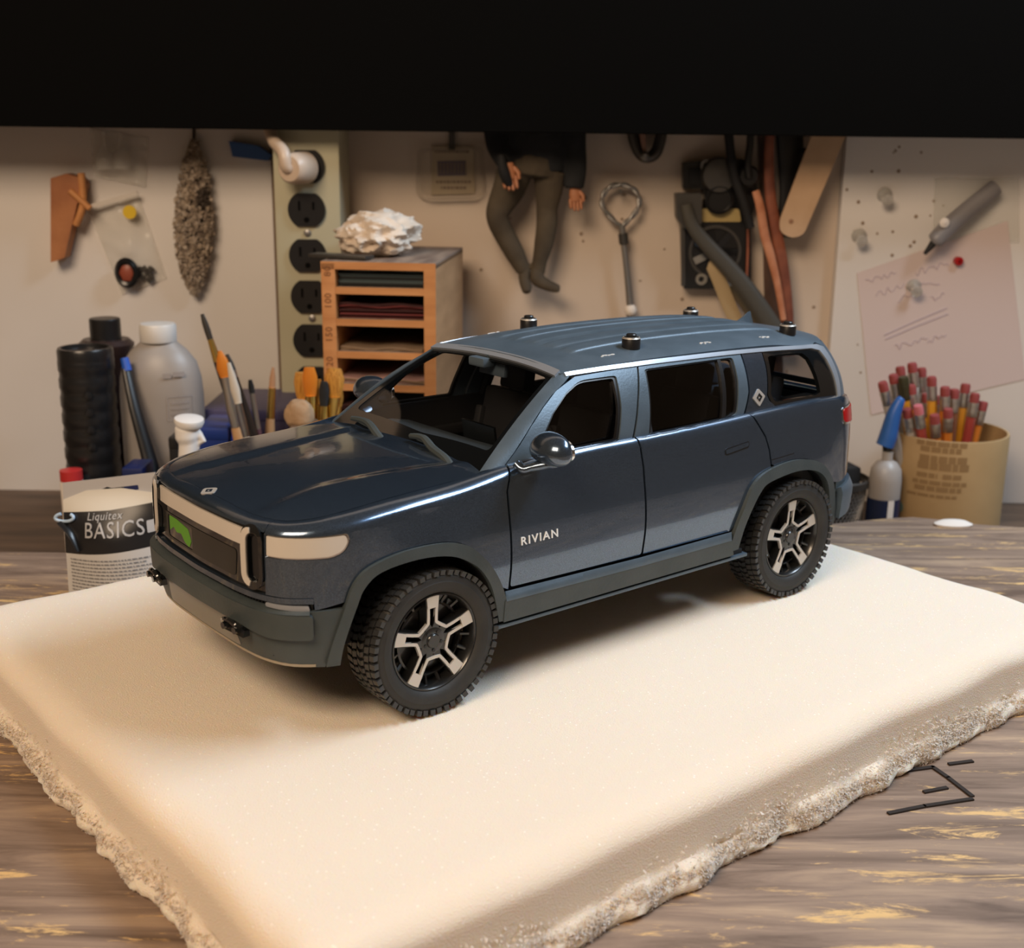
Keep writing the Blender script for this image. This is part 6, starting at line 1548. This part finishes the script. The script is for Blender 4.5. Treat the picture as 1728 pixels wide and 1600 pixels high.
for i, (x, y, bw, lab, m_) in enumerate(((506, 628, 11, 'golden brush furthest left in the amber jar', M['bristle']), (522, 620, 12, 'tallest orange tipped brush in the amber jar', ob_), (536, 640, 9, 'brush with a bright gold ferrule in the amber jar', M['bristle']), (547, 644, 8, 'brush with dark bristles in the amber jar', M['sweater']), (565, 622, 16, 'fan shaped brown brush at the right of the amber jar', M['bristle']))):
    x0 = 541+(x-541)*.55
    brush(lab, [(x0, 800), (x, y)], .930-.006*(i % 2), [('handle', 0, .38, [5, 6, 6], M['handle']), ('ferrule', .38, .74, [6.5, 8, bw*.8], M['gold']), ('bristles', .74, 1, [bw*.8, bw, bw*1.05, bw*.7], m_)])
for i, (x, y) in enumerate(((512, 655), (528, 662), (556, 650), (572, 655))):
    brush('short golden brush low in the amber jar', [(541+(x-541)*.5, 800), (x, y)], .944, [('handle', 0, .5, [5, 6], M['handle']), ('ferrule', .5, .8, [6, 8], M['gold']), ('bristles', .8, 1, [8, 9, 6], M['bristle'])], group='short golden brushes in the amber jar')
# tan sponge
bm = bmesh.new(); bmesh.ops.create_icosphere(bm, subdivisions=4, radius=1); s1 = pxm(505, 690, .895, 1)
for v in bm.verts:
    p = v.co.copy(); f = 1+.14*noise.noise(p*1.6+Vector((5, 0, 0)))+.05*noise.noise(p*5); v.co = Vector((p.x*24*s1*f*(1.0-.12*max(0, p.z)), p.y*18*s1*f, math.copysign(abs(p.z)**.7, p.z)*.02*f))
bm.verts.index_update(); b = MB(); b.add([v.co.copy() for v in bm.verts], [[v.index for v in f.verts] for f in bm.faces]); bm.free()
o = b.build('tan_sponge', vary(mat('sponge_tan', (.40, .26, .15), .9), (.36, .23, .13), (.46, .31, .19), 60, 4, .5, 300), smooth=60); zt4 = at(505, 674, .895).z; zsp = at(505, 724, .895).z; zmn = min(v.co.z for v in o.data.vertices); zmx = max(v.co.z for v in o.data.vertices)
for v in o.data.vertices: v.co.z = (v.co.z-zmn)/(zmx-zmn)*(zt4-zsp)
o.location = (at(505, 690, .895).x, .895, zsp); tag(o, 'rounded tan lump left of the golden brushes', 'sponge')
bluebox('brown_box', 486, 524, 724, .877, .036, mat('box_brown', (.16, .10, .06), .7), 'small brown box under the rounded tan lump')
# ---- paint packet behind the foam
Yp = .775
pq = [(105, 815), (262, 797), (293, 985), (118, 1003)]
P = [at(x, y, Yp+(.010 if i in (0, 1) else 0)) for i, (x, y) in enumerate(pq)]
# extend down to the board
def ext(a, c): t = (ZB-a.z)/(c.z-a.z); return a+(c-a)*t
P[2] = ext(P[1], P[2]); P[3] = ext(P[0], P[3])
pk = empty('paint_packet', (P[2]+P[3])/2, label='packet with grey header and black band standing behind the foam corner', cat='packet'); L = pk.location
def PK(s, t, o=0):
    p = (P[0]*(1-s)+P[1]*s)*(1-t)+(P[3]*(1-s)+P[2]*s)*t
    bul = .012*math.sin(PI*max(0, min(1, s)))*sstep(.10, .5, t)
    return tuple(p+Vector((0, -bul-o, 0))-L)
Hpk = (P[0]-P[3]).length; tt = lambda py: (py-808)/(994-808)*((at(200, 808, Yp)-at(200, 994, Yp)).length/Hpk)
hole = rnd_poly([(.12, .115), (.30, .10), (.42, .09), (.47, .075), (.52, .09), (.80, .085), (.80, .125), (.52, .13), (.50, .15), (.46, .15), (.44, .135), (.12, .145)], .01, 2)
grey = mat('header_grey', (.42, .40, .39), .6)
def pkp(name, poly, m, off, holes=(), th=.0006, par=pk): return panel(name, PK, poly, m, par, holes=holes, th=th, st=.04, off=off, k=1.0)
pkp('header_card', [(0, 0), (1, 0), (1, .99), (0, .99)], grey, 0, holes=[hole], th=.001)
b0, b1 = tt(860), tt(912)
pkp('white_arc', rnd_poly([(0, b0-.14), (.25, b0-.20), (.62, b0-.19), (1, b0-.12), (1, b0-.05), (.5, b0-.02), (0, b0+.02)], .02), mat('header_white', (.66, .62, .54), .6), .0008)
blk_ = pkp('black_band', [(0, b0-.03), (.5, b0-.03), (1, b0-.06), (1, b1-.01), (0, b1+.05)], mat('band_black', (.012, .012, .014), .35), .0016)
pkp('text_panel', [(0, b1+.05), (1, b1-.01), (1, .99), (0, .99)], mat('panel_grey', (.55, .54, .53), .6), .0016)
aw = (P[1]-P[0]).length; 
def PT(u, v, o=0): # u, v in metres from the packet's top left, v up
    return PK(u/aw, -v/Hpk, o)
def ptext(name, txt, s, t, h, m, off=.0022, **kw): return text_on(name, txt, PT, s*aw, -t*Hpk, h, m, blk_, off=off, th=.0002, k=1.0, **kw)
ptext('script_logo', 'Liquitex', .27, b0+.055, .0058, mat('logo_grey', (.42, .42, .43), .5), slant=.15)
ptext('brand_lettering', 'BASICS', .25, b0+.175, .0092, bpy.data.materials['logo_grey'], wscale=.86)
b_ = panel('tag_box', PK, rnd_poly([(.86, b0+.075), (.94, b0+.07), (.94, b0+.165), (.86, b0+.17)], .01), bpy.data.materials['logo_grey'], blk_, th=.0002, st=.05, off=.0022, k=1.0)
b = MB()
r_ = random.Random(9)
t = b1+.085
while t < .93:
    s = .05+.01*r_.random(); e_ = r_.uniform(.80, .95)
    while s < e_:
        w = r_.uniform(.012, .05); w = min(w, e_-s); tk = .009
        if w > .004: b.add([PK(s, t-.01*s*2, .0024), PK(s+w, t-.02*(s+w), .0024), PK(s+w, t+tk-.02*(s+w), .0024), PK(s, t+tk-.02*s, .0024)], [(0, 1, 2, 3)])
        s += w+.010
    t += .030
tag(b.build('small_print', mat('print_grey', (.16, .16, .17), .7), pk, smooth=0), kind='stuff')
wire('blue_ring', [PK(.02+.10*math.cos(a), b0+.02+.035*math.sin(a)-.01, .003) for a in [k_*PI/8 for k_ in range(-2, 12)]], .0011, mat('pale_blue', (.45, .60, .78), .3), pk, 8, 2)
wire('tube_picture', [PK(-.02, b0+.05, .003), PK(.10, b0+.15, .003), PK(.17, b1+.01, .003)], [.004, .004, .002], M['blackpl'], pk, 8, 3, .3)
